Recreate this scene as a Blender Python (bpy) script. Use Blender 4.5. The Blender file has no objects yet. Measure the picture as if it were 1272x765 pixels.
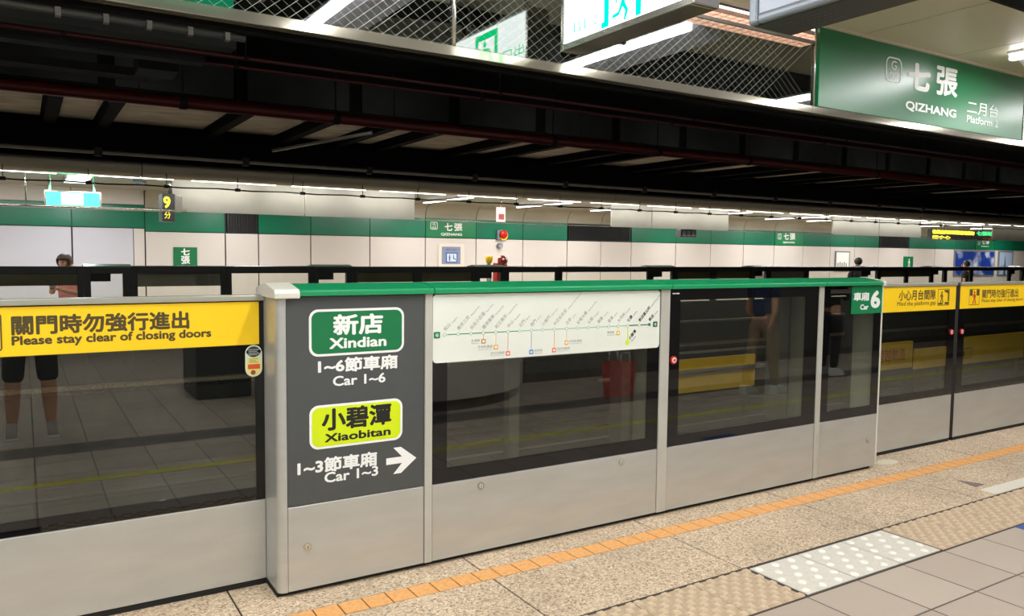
import bpy, bmesh, math, random
from mathutils import Vector, Matrix
random.seed(7)
C = bpy.context.scene.collection
PI = math.pi

# ---------------------------------------------------------------- camera, world, exposure
YAW, PITCH, ROLL = 0.5562225, 0.0688924, 0.0110089
fw = Vector((math.sin(YAW)*math.cos(PITCH), math.cos(YAW)*math.cos(PITCH), -math.sin(PITCH)))
rt = Vector((math.cos(YAW), -math.sin(YAW), 0)); up = rt.cross(fw)
r2 = rt*math.cos(ROLL) + up*math.sin(ROLL); u2 = -rt*math.sin(ROLL) + up*math.cos(ROLL)
cam = bpy.data.cameras.new('camera'); cam.sensor_width = 36; cam.lens = 976.8875/1272*36
cam.clip_start = 0.02; cam.clip_end = 200
co = bpy.data.objects.new('camera', cam); C.objects.link(co)
M = Matrix((r2, u2, -fw)).transposed().to_4x4(); M.translation = (0, -3.6997, 1.67)
co.matrix_world = M
bpy.context.scene.camera = co
sc = bpy.context.scene
sc.view_settings.view_transform = 'Standard'; sc.view_settings.look = 'None'
sc.view_settings.gamma = 1; sc.view_settings.use_curve_mapping = False
sc.view_settings.exposure = 0.0
w = bpy.data.worlds.new('world'); sc.world = w; w.use_nodes = True
w.node_tree.nodes['Background'].inputs[0].default_value = (.02, .021, .022, 1)
w.node_tree.nodes['Background'].inputs[1].default_value = 0.25
try:
    sc.cycles.use_denoising = True
    sc.cycles.max_bounces = 10; sc.cycles.glossy_bounces = 4; sc.cycles.transparent_max_bounces = 16
    sc.cycles.sample_clamp_indirect = 6
except Exception: pass
NEAR_LAMP_W = 46      # watts of each platform fitting
FAR_LAMP_W = 54
TUBE_GLOW = 8

# ---------------------------------------------------------------- materials
def lin(c):
    return tuple(((v/255)/12.92 if v/255 <= .04045 else ((v/255+.055)/1.055)**2.4) for v in c)
MATS = {}
def mat(name, rgb, rough=.5, metal=0., noise=0., scale=8., bump=0., stretch=None, spec=.5, emit=None, estr=0., coat=0.):
    if name in MATS: return MATS[name]
    m = bpy.data.materials.new(name); m.use_nodes = True; nt = m.node_tree
    b = nt.nodes['Principled BSDF']; col = (*lin(rgb), 1)
    b.inputs['Base Color'].default_value = col
    b.inputs['Roughness'].default_value = rough; b.inputs['Metallic'].default_value = metal
    b.inputs['Specular IOR Level'].default_value = spec
    if coat: b.inputs['Coat Weight'].default_value = coat; b.inputs['Coat Roughness'].default_value = .08
    if emit is not None:
        b.inputs['Emission Color'].default_value = (*emit, 1); b.inputs['Emission Strength'].default_value = estr
    if noise or bump:
        g = nt.nodes.new('ShaderNodeNewGeometry'); mp = nt.nodes.new('ShaderNodeMapping')
        nt.links.new(g.outputs['Position'], mp.inputs['Vector'])
        if stretch: mp.inputs['Scale'].default_value = stretch
        n = nt.nodes.new('ShaderNodeTexNoise'); n.inputs['Scale'].default_value = scale; n.inputs['Detail'].default_value = 5
        nt.links.new(mp.outputs[0], n.inputs['Vector'])
        if noise:
            r = nt.nodes.new('ShaderNodeValToRGB')
            r.color_ramp.elements[0].position = .3; r.color_ramp.elements[1].position = .7
            r.color_ramp.elements[0].color = (*[v*(1-noise) for v in col[:3]], 1)
            r.color_ramp.elements[1].color = (*[min(1, v*(1+noise)) for v in col[:3]], 1)
            nt.links.new(n.outputs['Fac'], r.inputs[0]); nt.links.new(r.outputs[0], b.inputs['Base Color'])
        if bump:
            bp = nt.nodes.new('ShaderNodeBump'); bp.inputs['Strength'].default_value = bump; bp.inputs['Distance'].default_value = .003
            nt.links.new(n.outputs['Fac'], bp.inputs['Height']); nt.links.new(bp.outputs[0], b.inputs['Normal'])
    MATS[name] = m; return m

def glass_mat(name, tint, ior, rough=0.0):
    m = bpy.data.materials.new(name); m.use_nodes = True; nt = m.node_tree
    nt.nodes.remove(nt.nodes['Principled BSDF'])
    out = nt.nodes['Material Output']
    t = nt.nodes.new('ShaderNodeBsdfTransparent'); t.inputs[0].default_value = (*tint, 1)
    g = nt.nodes.new('ShaderNodeBsdfGlossy'); g.inputs['Roughness'].default_value = rough; g.inputs[0].default_value = (.95, 1, .97, 1)
    f = nt.nodes.new('ShaderNodeFresnel'); gb = nt.nodes.new('ShaderNodeNewGeometry')
    mr = nt.nodes.new('ShaderNodeMapRange'); mr.inputs['To Min'].default_value = ior; mr.inputs['To Max'].default_value = 1/ior
    nt.links.new(gb.outputs['Backfacing'], mr.inputs['Value']); nt.links.new(mr.outputs[0], f.inputs['IOR'])
    x = nt.nodes.new('ShaderNodeMixShader')
    nt.links.new(f.outputs[0], x.inputs[0]); nt.links.new(t.outputs[0], x.inputs[1]); nt.links.new(g.outputs[0], x.inputs[2])
    nt.links.new(x.outputs[0], out.inputs['Surface'])
    MATS[name] = m; return m

def granite_mat(name, base, dark, light, scale=170.):
    m = bpy.data.materials.new(name); m.use_nodes = True; nt = m.node_tree
    b = nt.nodes['Principled BSDF']; b.inputs['Roughness'].default_value = .55
    g = nt.nodes.new('ShaderNodeNewGeometry')
    v = nt.nodes.new('ShaderNodeTexVoronoi'); v.inputs['Scale'].default_value = scale
    nt.links.new(g.outputs['Position'], v.inputs['Vector'])
    sep = nt.nodes.new('ShaderNodeSeparateColor'); nt.links.new(v.outputs['Color'], sep.inputs[0])
    r = nt.nodes.new('ShaderNodeValToRGB'); cr = r.color_ramp
    cr.elements[0].position = 0; cr.elements[0].color = (*lin(dark), 1)
    cr.elements[1].position = 1; cr.elements[1].color = (*lin(light), 1)
    e = cr.elements.new(.3); e.color = (*lin(base), 1); e = cr.elements.new(.75); e.color = (*lin([min(255, c*1.08) for c in base]), 1)
    nt.links.new(sep.outputs[0], r.inputs[0])
    n = nt.nodes.new('ShaderNodeTexNoise'); n.inputs['Scale'].default_value = 1.7; n.inputs['Detail'].default_value = 4
    nt.links.new(g.outputs['Position'], n.inputs['Vector'])
    mr = nt.nodes.new('ShaderNodeMapRange'); mr.inputs['From Min'].default_value = .3; mr.inputs['From Max'].default_value = .7
    mr.inputs['To Min'].default_value = .86; mr.inputs['To Max'].default_value = 1.1
    nt.links.new(n.outputs['Fac'], mr.inputs['Value'])
    mx = nt.nodes.new('ShaderNodeMix'); mx.data_type = 'RGBA'; mx.blend_type = 'MULTIPLY'; mx.inputs[0].default_value = 1
    nt.links.new(r.outputs[0], mx.inputs[6]); nt.links.new(mr.outputs[0], mx.inputs[7])
    nt.links.new(mx.outputs[2], b.inputs['Base Color'])
    bp = nt.nodes.new('ShaderNodeBump'); bp.inputs['Strength'].default_value = .15; bp.inputs['Distance'].default_value = .002
    nt.links.new(sep.outputs[0], bp.inputs['Height']); nt.links.new(bp.outputs[0], b.inputs['Normal'])
    MATS[name] = m; return m

def tile_mat(name, c1, c2, grout, off=(0, 0), wd=.4, ht=.4):
    m = bpy.data.materials.new(name); m.use_nodes = True; nt = m.node_tree
    b = nt.nodes['Principled BSDF']; b.inputs['Roughness'].default_value = .42
    g = nt.nodes.new('ShaderNodeNewGeometry'); mp = nt.nodes.new('ShaderNodeMapping')
    mp.inputs['Location'].default_value = (*off, 0)
    nt.links.new(g.outputs['Position'], mp.inputs['Vector'])
    br = nt.nodes.new('ShaderNodeTexBrick'); br.offset = 0; br.squash = 1
    br.inputs['Scale'].default_value = 1; br.inputs['Brick Width'].default_value = wd; br.inputs['Row Height'].default_value = ht
    br.inputs['Mortar Size'].default_value = .005; br.inputs['Mortar Smooth'].default_value = 0
    br.inputs['Color1'].default_value = (*lin(c1), 1); br.inputs['Color2'].default_value = (*lin(c2), 1); br.inputs['Mortar'].default_value = (*lin(grout), 1)
    nt.links.new(mp.outputs[0], br.inputs['Vector'])
    n = nt.nodes.new('ShaderNodeTexNoise'); n.inputs['Scale'].default_value = 260; n.inputs['Detail'].default_value = 3
    nt.links.new(g.outputs['Position'], n.inputs['Vector'])
    mr = nt.nodes.new('ShaderNodeMapRange'); mr.inputs['From Min'].default_value = .3; mr.inputs['From Max'].default_value = .7
    mr.inputs['To Min'].default_value = .86; mr.inputs['To Max'].default_value = 1.1
    nt.links.new(n.outputs['Fac'], mr.inputs['Value'])
    mx = nt.nodes.new('ShaderNodeMix'); mx.data_type = 'RGBA'; mx.blend_type = 'MULTIPLY'; mx.inputs[0].default_value = 1
    nt.links.new(br.outputs['Color'], mx.inputs[6]); nt.links.new(mr.outputs[0], mx.inputs[7])
    nt.links.new(mx.outputs[2], b.inputs['Base Color'])
    MATS[name] = m; return m

def emit_mat(name, rgb, s):
    m = bpy.data.materials.new(name); m.use_nodes = True; nt = m.node_tree
    nt.nodes.remove(nt.nodes['Principled BSDF'])
    e = nt.nodes.new('ShaderNodeEmission'); e.inputs[0].default_value = (*rgb, 1); e.inputs[1].default_value = s
    nt.links.new(e.outputs[0], nt.nodes['Material Output'].inputs['Surface'])
    MATS[name] = m; return m

cream = mat('cream_metal', (194, 196, 192), .4, .6, noise=.05, scale=3, stretch=(1, 1, 4), spec=.4)
creamd = mat('cream_post', (188, 187, 178), .36, .2, noise=.06, scale=4, spec=.4)
greyvinyl = mat('grey_vinyl', (72, 75, 75), .5, noise=.03, scale=20)
green = mat('canopy_green', (22, 140, 88), .34)
signgreen = mat('sign_green', (0, 112, 62), .5)
glossgreen = mat('gloss_green', (0, 106, 60), .30, spec=.5)
yellow = mat('yellow_vinyl', (248, 205, 8), .5, noise=.03, scale=3)
yellowdull = mat('yellow_board', (246, 200, 12), .5, noise=.08, scale=4)
lime = mat('lime_vinyl', (206, 228, 0), .5)
white = mat('white_vinyl', (236, 238, 236), .5)
mapwhite = mat('map_white', (222, 226, 216), .35, noise=.03, scale=2.5)
brownink = mat('brown_ink', (74, 62, 24), .6)
blackink = mat('black_ink', (22, 22, 20), .6)
greyink = mat('grey_ink', (150, 152, 146), .6)
black = mat('black_frit', (9, 9, 10), .03, spec=.6)
rubber = mat('black_rubber', (14, 14, 14), .7)
voidblack = mat('sooty_black', (8, 8, 8), .9, noise=.3, scale=3, spec=.1)
sootgrey = mat('sooty_grey', (29, 31, 31), .8, noise=.35, scale=2.5, spec=.2)
concrete = mat('pale_concrete', (206, 198, 182), .9, noise=.22, scale=3.2, bump=.4, stretch=(1, 2.2, 1))
trackconc = mat('track_concrete', (52, 50, 47), .9, noise=.3, scale=5)
thinred = mat('thin_red_pipe', (66, 10, 16), .5)
redpipe = mat('red_pipe', (84, 10, 14), .45, noise=.15, scale=6)
dullpipe = mat('grey_conduit', (128, 128, 122), .45, .4, noise=.1, scale=6)
steel = mat('stainless', (186, 184, 176), .22, .9, noise=.06, scale=4, stretch=(.5, 1, 8))
polished = mat('polished_steel', (170, 165, 150), .10, .72, noise=.10, scale=2.2)
fasciam = mat('fascia_steel', (168, 166, 156), .42, .55, noise=.05, scale=3)
beigep = mat('beige_panel', (196, 190, 168), .45, noise=.03, scale=2)
beigedark = mat('beige_soffit', (176, 168, 148), .42, noise=.05, scale=2)
covem = mat('cove_panel', (160, 156, 140), .3, noise=.04, scale=2)
wallcream = mat('wall_cream', (216, 209, 203), .28, noise=.02, scale=1.2, coat=.15)
walllavlit = mat('wall_lavender_lit', (206, 204, 214), .35, noise=.02, scale=1.2)  # lavender tint puts the whiter light on these panels into their colour
bandgreen = mat('band_green', (16, 112, 82), .25, noise=.08, scale=1.5, coat=.15)
bandsign = mat('band_sign_green', (8, 122, 72), .3)
psdblack = mat('gate_black', (30, 32, 32), .4, noise=.1, scale=6)
psdgrey = mat('gate_grey', (88, 90, 88), .5, .1)
olive = mat('olive_film', (92, 86, 58), .5, noise=.15, scale=14, stretch=(1, 1, 6))
orange = mat('orange_tile', (220, 160, 96), .5, noise=.14, scale=45)
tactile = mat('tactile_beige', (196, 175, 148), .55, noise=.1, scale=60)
tactwhite = mat('tactile_white', (218, 212, 198), .4, noise=.05, scale=40)
dkjoint = mat('dark_joint', (58, 48, 42), .8)
purple = mat('purple_ink', (110, 98, 180), .6)
blueink = mat('blue_ink', (40, 74, 150), .5)
darkgrey = mat('dark_grey_box', (58, 60, 62), .45)
framegrey = mat('frame_grey', (132, 138, 146), .35, .3)
screengrey = mat('screen_grey', (178, 182, 194), .3)
redp = mat('red_plastic', (190, 22, 24), .3)
buttonw = mat('button_white', (226, 224, 218), .35)
brass = mat('lock_steel', (198, 190, 172), .22, .9)
housing = mat('lamp_housing', (226, 226, 240), .4)
skinm = mat('skin', (206, 158, 130), .5)
hairb = mat('hair_brown', (70, 44, 30), .55, noise=.25, scale=60)
hairk = mat('hair_black', (16, 14, 14), .5)
pink = mat('pink_cloth', (250, 164, 168), .8, noise=.12, scale=60)
darkcloth = mat('dark_cloth', (34, 34, 38), .85, noise=.1, scale=40)
bluecloth = mat('blue_cloth', (62, 74, 110), .85)
greyshoe = mat('grey_shoe', (150, 142, 134), .6)
whiteshoe = mat('white_shoe', (222, 220, 216), .6)
bagm = mat('bag_red', (204, 84, 80), .6, noise=.3, scale=14)

paneglass = glass_mat('door_glass', (.77, .78, .74), 1.8)
farglass = glass_mat('far_glass', (.93, .94, .91), 1.4)
wiredglass = glass_mat('wired_glass', (.86, .88, .87), 2.1)
granite = granite_mat('granite', (184, 163, 137), (122, 102, 82), (222, 206, 182), 110.)
greytile = tile_mat('grey_tile', (180, 166, 152), (168, 153, 139), (84, 76, 70), off=(-.035, .07))
darktile = mat('dark_tile', (96, 88, 82), .42, noise=.12, scale=40)
tubem = emit_mat('tube_glow', (1, .96, .86), TUBE_GLOW)
nearglow = emit_mat('near_tube_glow', (1, .98, .95), 14)
louvreglow = emit_mat('louvre_glow', (1, .86, .72), 5)
signglow = emit_mat('sign_glow', (.97, 1, 1), 4.2)
greenglow = emit_mat('green_glow', (0, 1, .32), 2.6)
exitglow = emit_mat('exit_glow', (.10, 1, .66), 2.4)
exithot = emit_mat('exit_hot', (.8, 1, .95), 2.6)
redwhite = emit_mat('hanging_sign_glow', (1, .78, .74), 1.3)
ledy = emit_mat('led_yellow', (1, .78, .06), 2.0)
ledg = emit_mat('led_green', (.1, .9, .3), 1.1)
ledw = emit_mat('led_white', (.8, .8, .85), .6)

# ---------------------------------------------------------------- mesh helpers
class MB:
    def __init__(s): s.v = []; s.f = []; s.m = []; s.mi = 0; s.smooth = set()
    def face(s, idx): s.f.append(idx); s.m.append(s.mi)
    def box(s, x0, x1, y0, y1, z0, z1):
        n = len(s.v)
        s.v += [(x0,y0,z0),(x1,y0,z0),(x1,y1,z0),(x0,y1,z0),(x0,y0,z1),(x1,y0,z1),(x1,y1,z1),(x0,y1,z1)]
        for q in ((0,3,2,1),(4,5,6,7),(0,1,5,4),(1,2,6,5),(2,3,7,6),(3,0,4,7)): s.face([n+i for i in q])
        return s
    def poly(s, pts): 
        n = len(s.v); s.v += [tuple(p) for p in pts]; s.face(list(range(n, n+len(pts)))); return s
    def prism(s, prof, x0, x1):             # profile of (y, z) run along x
        n = len(s.v); k = len(prof)
        s.v += [(x0, a, b) for a, b in prof] + [(x1, a, b) for a, b in prof]
        for i in range(k):
            j = (i+1) % k; s.face([n+i, n+k+i, n+k+j, n+j])
        s.face([n+i for i in range(k)]); s.face([n+k+i for i in reversed(range(k))]); return s
    def ext(s, pts2, O, u, v, d):           # 2D outline on plane (O,u,v), extruded by vector d
        O, u, v, d = Vector(O), Vector(u), Vector(v), Vector(d); n = len(s.v); k = len(pts2)
        P = [O+u*a+v*b for a, b in pts2]
        s.v += [tuple(p) for p in P] + [tuple(p+d) for p in P]
        s.face([n+i for i in range(k)]); s.face([n+k+i for i in reversed(range(k))])
        for i in range(k):
            j = (i+1) % k; s.face([n+i, n+k+i, n+k+j, n+j])
        return s
    def tube(s, a, b, r, seg=12, r2=None, caps=True):
        a, b = Vector(a), Vector(b); d = (b-a).normalized()
        u = d.orthogonal().normalized(); v = d.cross(u); n = len(s.v); r2 = r if r2 is None else r2
        for p, rr in ((a, r), (b, r2)):
            for i in range(seg):
                t = 2*PI*i/seg; s.v.append(tuple(p+u*(rr*math.cos(t))+v*(rr*math.sin(t))))
        for i in range(seg):
            j = (i+1) % seg; s.smooth.add(len(s.f)); s.face([n+i, n+j, n+seg+j, n+seg+i])
        if caps: s.face([n+i for i in reversed(range(seg))]); s.face([n+seg+i for i in range(seg)])
        return s
    def path(s, pts, r, seg=8):
        for a, b in zip(pts, pts[1:]): s.tube(a, b, r, seg)
        return s
    def ball(s, c, r, seg=12, rings=8, sx=1, sy=1, sz=1):
        n = len(s.v)
        for i in range(1, rings):
            t = PI*i/rings
            for j in range(seg):
                p = 2*PI*j/seg; s.v.append((c[0]+r*sx*math.sin(t)*math.cos(p), c[1]+r*sy*math.sin(t)*math.sin(p), c[2]+r*sz*math.cos(t)))
        s.v += [(c[0], c[1], c[2]+r*sz), (c[0], c[1], c[2]-r*sz)]; T = len(s.v)-2
        for i in range(rings-2):
            for j in range(seg):
                k = (j+1) % seg; s.smooth.add(len(s.f)); s.face([n+i*seg+j, n+(i+1)*seg+j, n+(i+1)*seg+k, n+i*seg+k])
        for j in range(seg):
            k = (j+1) % seg
            s.smooth.add(len(s.f)); s.face([T, n+j, n+k]); s.smooth.add(len(s.f)); s.face([T+1, n+(rings-2)*seg+k, n+(rings-2)*seg+j])
        return s
    def build(s, name, mats, parent=None, bevel=0, seg=2):
        me = bpy.data.meshes.new(name); o = bpy.data.objects.new(name, me)
        org = Vector((0, 0, 0))
        if parent is not None: org = Vector(parent.get('_o', (0, 0, 0)))
        me.from_pydata([tuple(Vector(v)-org) for v in s.v], [], s.f)
        ms = mats if isinstance(mats, (list, tuple)) else [mats]
        for m in ms: me.materials.append(m)
        for i, p in enumerate(me.polygons):
            p.material_index = min(s.m[i], len(ms)-1); p.use_smooth = i in s.smooth
        b = bmesh.new(); b.from_mesh(me); bmesh.ops.recalc_face_normals(b, faces=b.faces); b.to_mesh(me); b.free()
        C.objects.link(o)
        if parent is not None: o.parent = parent; o['_o'] = list(org)
        if bevel:
            bv = o.modifiers.new('bevel', 'BEVEL'); bv.width = bevel; bv.segments = seg; bv.limit_method = 'ANGLE'; bv.angle_limit = .6
        return o

def bx(x0, x1, y0, y1, z0, z1): return MB().box(x0, x1, y0, y1, z0, z1)
def thing(name, label, cat, loc=(0, 0, 0), group=None):
    o = bpy.data.objects.new(name, None); C.objects.link(o); o.location = loc; o['_o'] = list(loc)
    o.empty_display_size = .1
    o['label'] = label; o['category'] = cat
    if group: o['group'] = group
    return o
def tag(o, label, cat, group=None):
    o['label'] = label; o['category'] = cat
    if group: o['group'] = group
    return o
def struct(o, label=None):
    o['kind'] = 'structure'
    if label: o['label'] = label
    return o
def copy_tree(o, parent=None):
    c = o.copy(); C.objects.link(c)
    if parent is not None: c.parent = parent
    for ch in list(o.children): copy_tree(ch, c)
    return c
ORD = 'first second third fourth fifth sixth seventh eighth ninth tenth eleventh twelfth thirteenth fourteenth fifteenth sixteenth seventeenth eighteenth nineteenth twentieth'.split()
ORD += ['twenty-'+x for x in ORD[:9]] + ['thirtieth']
def set_label(o, l): o['label'] = l

UX, UZ = Vector((1, 0, 0)), Vector((0, 0, 1))
def glyphs(body, bold=0., res=3, sp=1.):
    c = bpy.data.curves.new('t', 'FONT'); c.body = body; c.size = 1; c.resolution_u = res; c.space_character = sp
    o = bpy.data.objects.new('t', c); C.objects.link(o)
    bpy.context.view_layer.update()
    dg = bpy.context.evaluated_depsgraph_get()
    me = bpy.data.meshes.new_from_object(o.evaluated_get(dg))
    V = [(v.co.x, v.co.y) for v in me.vertices]; F = [list(p.vertices) for p in me.polygons]
    bpy.data.objects.remove(o); bpy.data.curves.remove(c); bpy.data.meshes.remove(me)
    V1 = list(V)
    if bold > 0:                      # heavier strokes: the outline repeated a little to all sides
        V0, F0 = V, F; V, F = list(V0), [list(f) for f in F0]
        for k in range(8):
            ox, oz = bold*1.6*math.cos(k*PI/4), bold*1.6*math.sin(k*PI/4); n = len(V)
            V += [(a+ox, b+oz) for a, b in V0]; F += [[n+i for i in f] for f in F0]
    return V, F, [k*3e-5 for k in range(len(V)//len(V1)) for _ in V1]
def text_fit(name, body, x0, x1, z0, z1, y, m, parent, bold=.012, O=(0, 0, 0), u=UX, v=UZ, sp=1., slant=0):
    """letters stretched to the box (x0..x1, z0..z1) of the plane O+u*x+v*z; for a y plane O=(0,y,0)"""
    V, F, Dp = glyphs(body, bold, sp=sp); nrm = u.cross(v)
    xs = [a for a, b in V]; ys = [b for a, b in V]; ax, bxx, ay, by = min(xs), max(xs), min(ys), max(ys)
    P = [(x0+(a-ax)/(bxx-ax)*(x1-x0)+slant*(b-ay), z0+(b-ay)/(by-ay)*(z1-z0)) for a, b in V]
    O = Vector((0, y, 0)) if O == (0, 0, 0) else Vector(O)
    mb = MB(); mb.v = [tuple(O+u*a+v*b+nrm*d) for (a, b), d in zip(P, Dp)]
    for f in F: mb.face(f)
    return mb.build(name, m, parent)
def text_at(name, body, x, z, h, ang, y, m, parent, bold=.0, hs=1.):
    V, F, Dp = glyphs(body, bold, res=2)
    ca, sa = math.cos(ang), math.sin(ang)
    mb = MB(); mb.v = [(x+(a*hs*ca-b*sa)*h, y-d, z+(a*hs*sa+b*ca)*h) for (a, b), d in zip(V, Dp)]
    for f in F: mb.face(f)
    return mb.build(name, m, parent)
def rrect(x0, x1, z0, z1, r, n=6):
    P = []
    for cx, cz, a0 in ((x1-r, z0+r, -90), (x1-r, z1-r, 0), (x0+r, z1-r, 90), (x0+r, z0+r, 180)):
        for i in range(n+1):
            a = math.radians(a0+90*i/n); P.append((cx+r*math.cos(a), cz+r*math.sin(a)))
    return P
def plate(name, pts2, y, th, m, parent, O=None, u=UX, v=UZ, n=(0, -1, 0)):
    O = Vector((0, y, 0)) if O is None else Vector(O)
    return MB().ext(pts2, O, u, v, Vector(n)*th).build(name, m, parent)
def circ(cx, cz, r, n=24): return [(cx+r*math.cos(2*PI*i/n), cz+r*math.sin(2*PI*i/n)) for i in range(n)]
def ring_frame(mb, x0, x1, z0, z1, ix0, ix1, iz0, iz1, y0, y1):
    mb.box(x0, ix0, y0, y1, z0, z1); mb.box(ix1, x1, y0, y1, z0, z1)
    mb.box(ix0, ix1, y0, y1, z0, iz0); mb.box(ix0, ix1, y0, y1, iz1, z1); return mb

def lamp(name, loc, size, watts, col=(1, 1, .985)):
    L = bpy.data.lights.new(name, 'AREA'); L.shape = 'RECTANGLE'; L.size = size[0]; L.size_y = size[1]; L.energy = watts; L.color = col
    o = bpy.data.objects.new(name, L); C.objects.link(o); o.location = loc; return o

# ---------------------------------------------------------------- structure : near platform
fl = MB()
JX = [-2.79, -1.59, -.39, .81, 2.011, 3.232, 4.434, 5.63, 6.83, 8.03, 9.23, 10.43, 11.63, 12.83]
g = .005
for a, b in zip(JX, JX[1:]):
    fl.box(a+g, b-g, -.87, -.310, -.06, 0)
    fl.box(a+g, b-g, -.179, .36, -.06, 0)
fl.mi = 1
fl.box(-12, 20, -11.2, -1.276, -.06, 0)
fl.mi = 2
fl.box(-12, 20, -1.276, .36, -.10, -.006)
fl.mi = 0
for a, b in ((-12, -2.79), (12.83, 20)):
    fl.box(a, b, -.87, .36, -.06, 0)
struct(fl.build('floor', [granite, greytile, dkjoint]), 'speckled granite edge slabs and square grey tiles of the platform floor')
st = MB(); x = -3.0
xs0 = 2.011
k = 0
while x < 13:
    st.box(x+.003, x+.1167, -.3065, -.1825, -.05, .0005); x += .1207
struct(st.build('trim_1', orange), 'row of small orange tiles let into the granite slabs')
tb = MB()
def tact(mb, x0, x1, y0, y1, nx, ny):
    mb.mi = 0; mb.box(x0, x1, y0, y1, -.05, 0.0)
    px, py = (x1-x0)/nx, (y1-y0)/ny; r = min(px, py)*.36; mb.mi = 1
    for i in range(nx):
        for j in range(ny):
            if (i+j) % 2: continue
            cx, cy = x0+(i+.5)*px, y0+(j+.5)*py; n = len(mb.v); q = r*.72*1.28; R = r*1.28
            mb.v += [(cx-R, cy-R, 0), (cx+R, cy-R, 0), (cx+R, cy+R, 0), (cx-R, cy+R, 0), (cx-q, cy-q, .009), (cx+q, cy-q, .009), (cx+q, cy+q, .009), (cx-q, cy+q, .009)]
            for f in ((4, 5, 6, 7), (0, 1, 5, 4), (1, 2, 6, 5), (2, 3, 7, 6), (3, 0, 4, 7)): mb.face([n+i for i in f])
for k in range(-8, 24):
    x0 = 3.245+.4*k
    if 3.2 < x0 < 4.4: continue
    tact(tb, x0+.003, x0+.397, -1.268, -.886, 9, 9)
struct(tb.build('trim_2', [mat('tactile_shaded_base', (172, 151, 124), .6, noise=.15, scale=50), tactile]), 'band of beige studded tactile tiles along the platform edge')  # base darkened in place of the shade between the studs
wt = MB()
for k in range(3):
    x0, x1 = 3.262+.392*k, 3.262+.392*k+.384
    wt.mi = 0; wt.box(x0, x1, -1.262, -.892, -.05, .002); wt.mi = 1
    for i in range(6):
        for j in range(5):
            if (i+j) % 2: continue
            wt.ball((x0+.032+i*.064, -1.225+j*.074, .001), .024, 12, 8, sz=.4)
struct(wt.build('trim_3', [mat('tactile_white_base', (203, 197, 185), .45, noise=.06, scale=40), mat('tactile_dome', (230, 226, 216), .4)]), 'three white domed tactile tiles set among the beige ones')
jn = MB(); jn.box(-12, 20, -.887, -.868, -.01, .0008); jn.box(-12, 20, -1.282, -1.268, -.01, .0008)
for xx in (3.247, 4.436): jn.box(xx-.012, xx+.008, -1.28, -.87, -.01, .0012)
struct(jn.build('trim_50', dkjoint), 'dark joints round the tactile tiles')
db = bx(-12, 20, -3.50, -3.13, 0, .0015)
struct(db.build('trim_4', darktile))
yl = bx(-12, 20, -2.27, -2.18, 0, .0015)
struct(yl.build('trim_5', mat('yellow_line', (196, 186, 50), .5, noise=.1, scale=20)))
# walls and ceiling behind the camera (seen mirrored in the glass)
wr = MB(); wr.box(5.5, 20, -5.0, -4.80, .0, 4.0); wr.box(-12, 20, -11.4, -11.2, -.06, 4.0)
wr.box(-12.2, -12, -11.4, .36, -.06, 4.0); 
struct(wr.build('wall_rear', mat('rear_wall_grey', (116, 114, 110), .5)))
wb = MB(); wb.box(5.3, 20, -4.80, -4.78, 0, .12)
struct(wb.build('baseboard_rear', darktile))
cc = MB(); n = 40; 
cyl = MB(); cyl.tube((3.85, -5.15, .12), (3.85, -5.15, 4.0), 1.55, 48, caps=False); cyl.mi = 1; cyl.tube((3.85, -5.15, 0), (3.85, -5.15, .12), 1.50, 48, caps=False)
struct(cyl.build('wall_curved', [wallcream, darktile]))
kb = MB(); kb.box(1.6, 2.2, -5.9, -5.05, 0, 1.1); tag(kb.build('equipment_cabinet', darkgrey, bevel=.02), 'low dark equipment cabinet standing far behind, mirrored in the left door glass', 'cabinet')
ce = MB()
GAPS = [(4.33, 4.34), (6.42, 6.425)]
edges = [-12]+[e for gp in GAPS for e in gp]+[20]
for a, b in zip(edges[::2], edges[1::2]):
    xx = a
    while xx < b-.01:
        e = min(b, xx+1.15 if xx > -11 else b)
        if a == 4.34: e = 5.27 if xx < 5.2 else b
        ce.box(xx+.004, e-.004, -1.02, -.05, 3.30, 3.34); xx = e
ce.box(-12, 20, -1.02, -.05, 3.32, 3.36)
ce.box(-12, 20, -.055, -.02, 3.285, 3.30)
ce.mi = 1
ce.box(-12, 20, -11.2, -1.0, 4.0, 4.1); ce.box(-12, 20, -1.05, -1.02, 3.26, 4.0); 
struct(ce.build('ceiling', [beigep, sootgrey]), 'beige metal ceiling panels above the platform edge')
# conduit on hangers under the dark ceiling (mirrored in the wired glass)
cd = MB(); cd.tube((-6, -1.95, 3.6), (16, -1.95, 3.6), .018, 8); 
cdo = cd.build('ceiling_conduit', dullpipe); tag(cdo, 'thin pale conduit on hangers beside the beige ceiling panels', 'pipe')
for xx in (-2, .5, 3.75, 5.7, 8.0, 9.5): MB().tube((xx, -1.95, 3.6), (xx, -1.95, 4.0), .009, 6).box(xx-.045, xx+.045, -1.99, -1.91, 3.57, 3.63).build('hanger', dullpipe, cdo)

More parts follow.
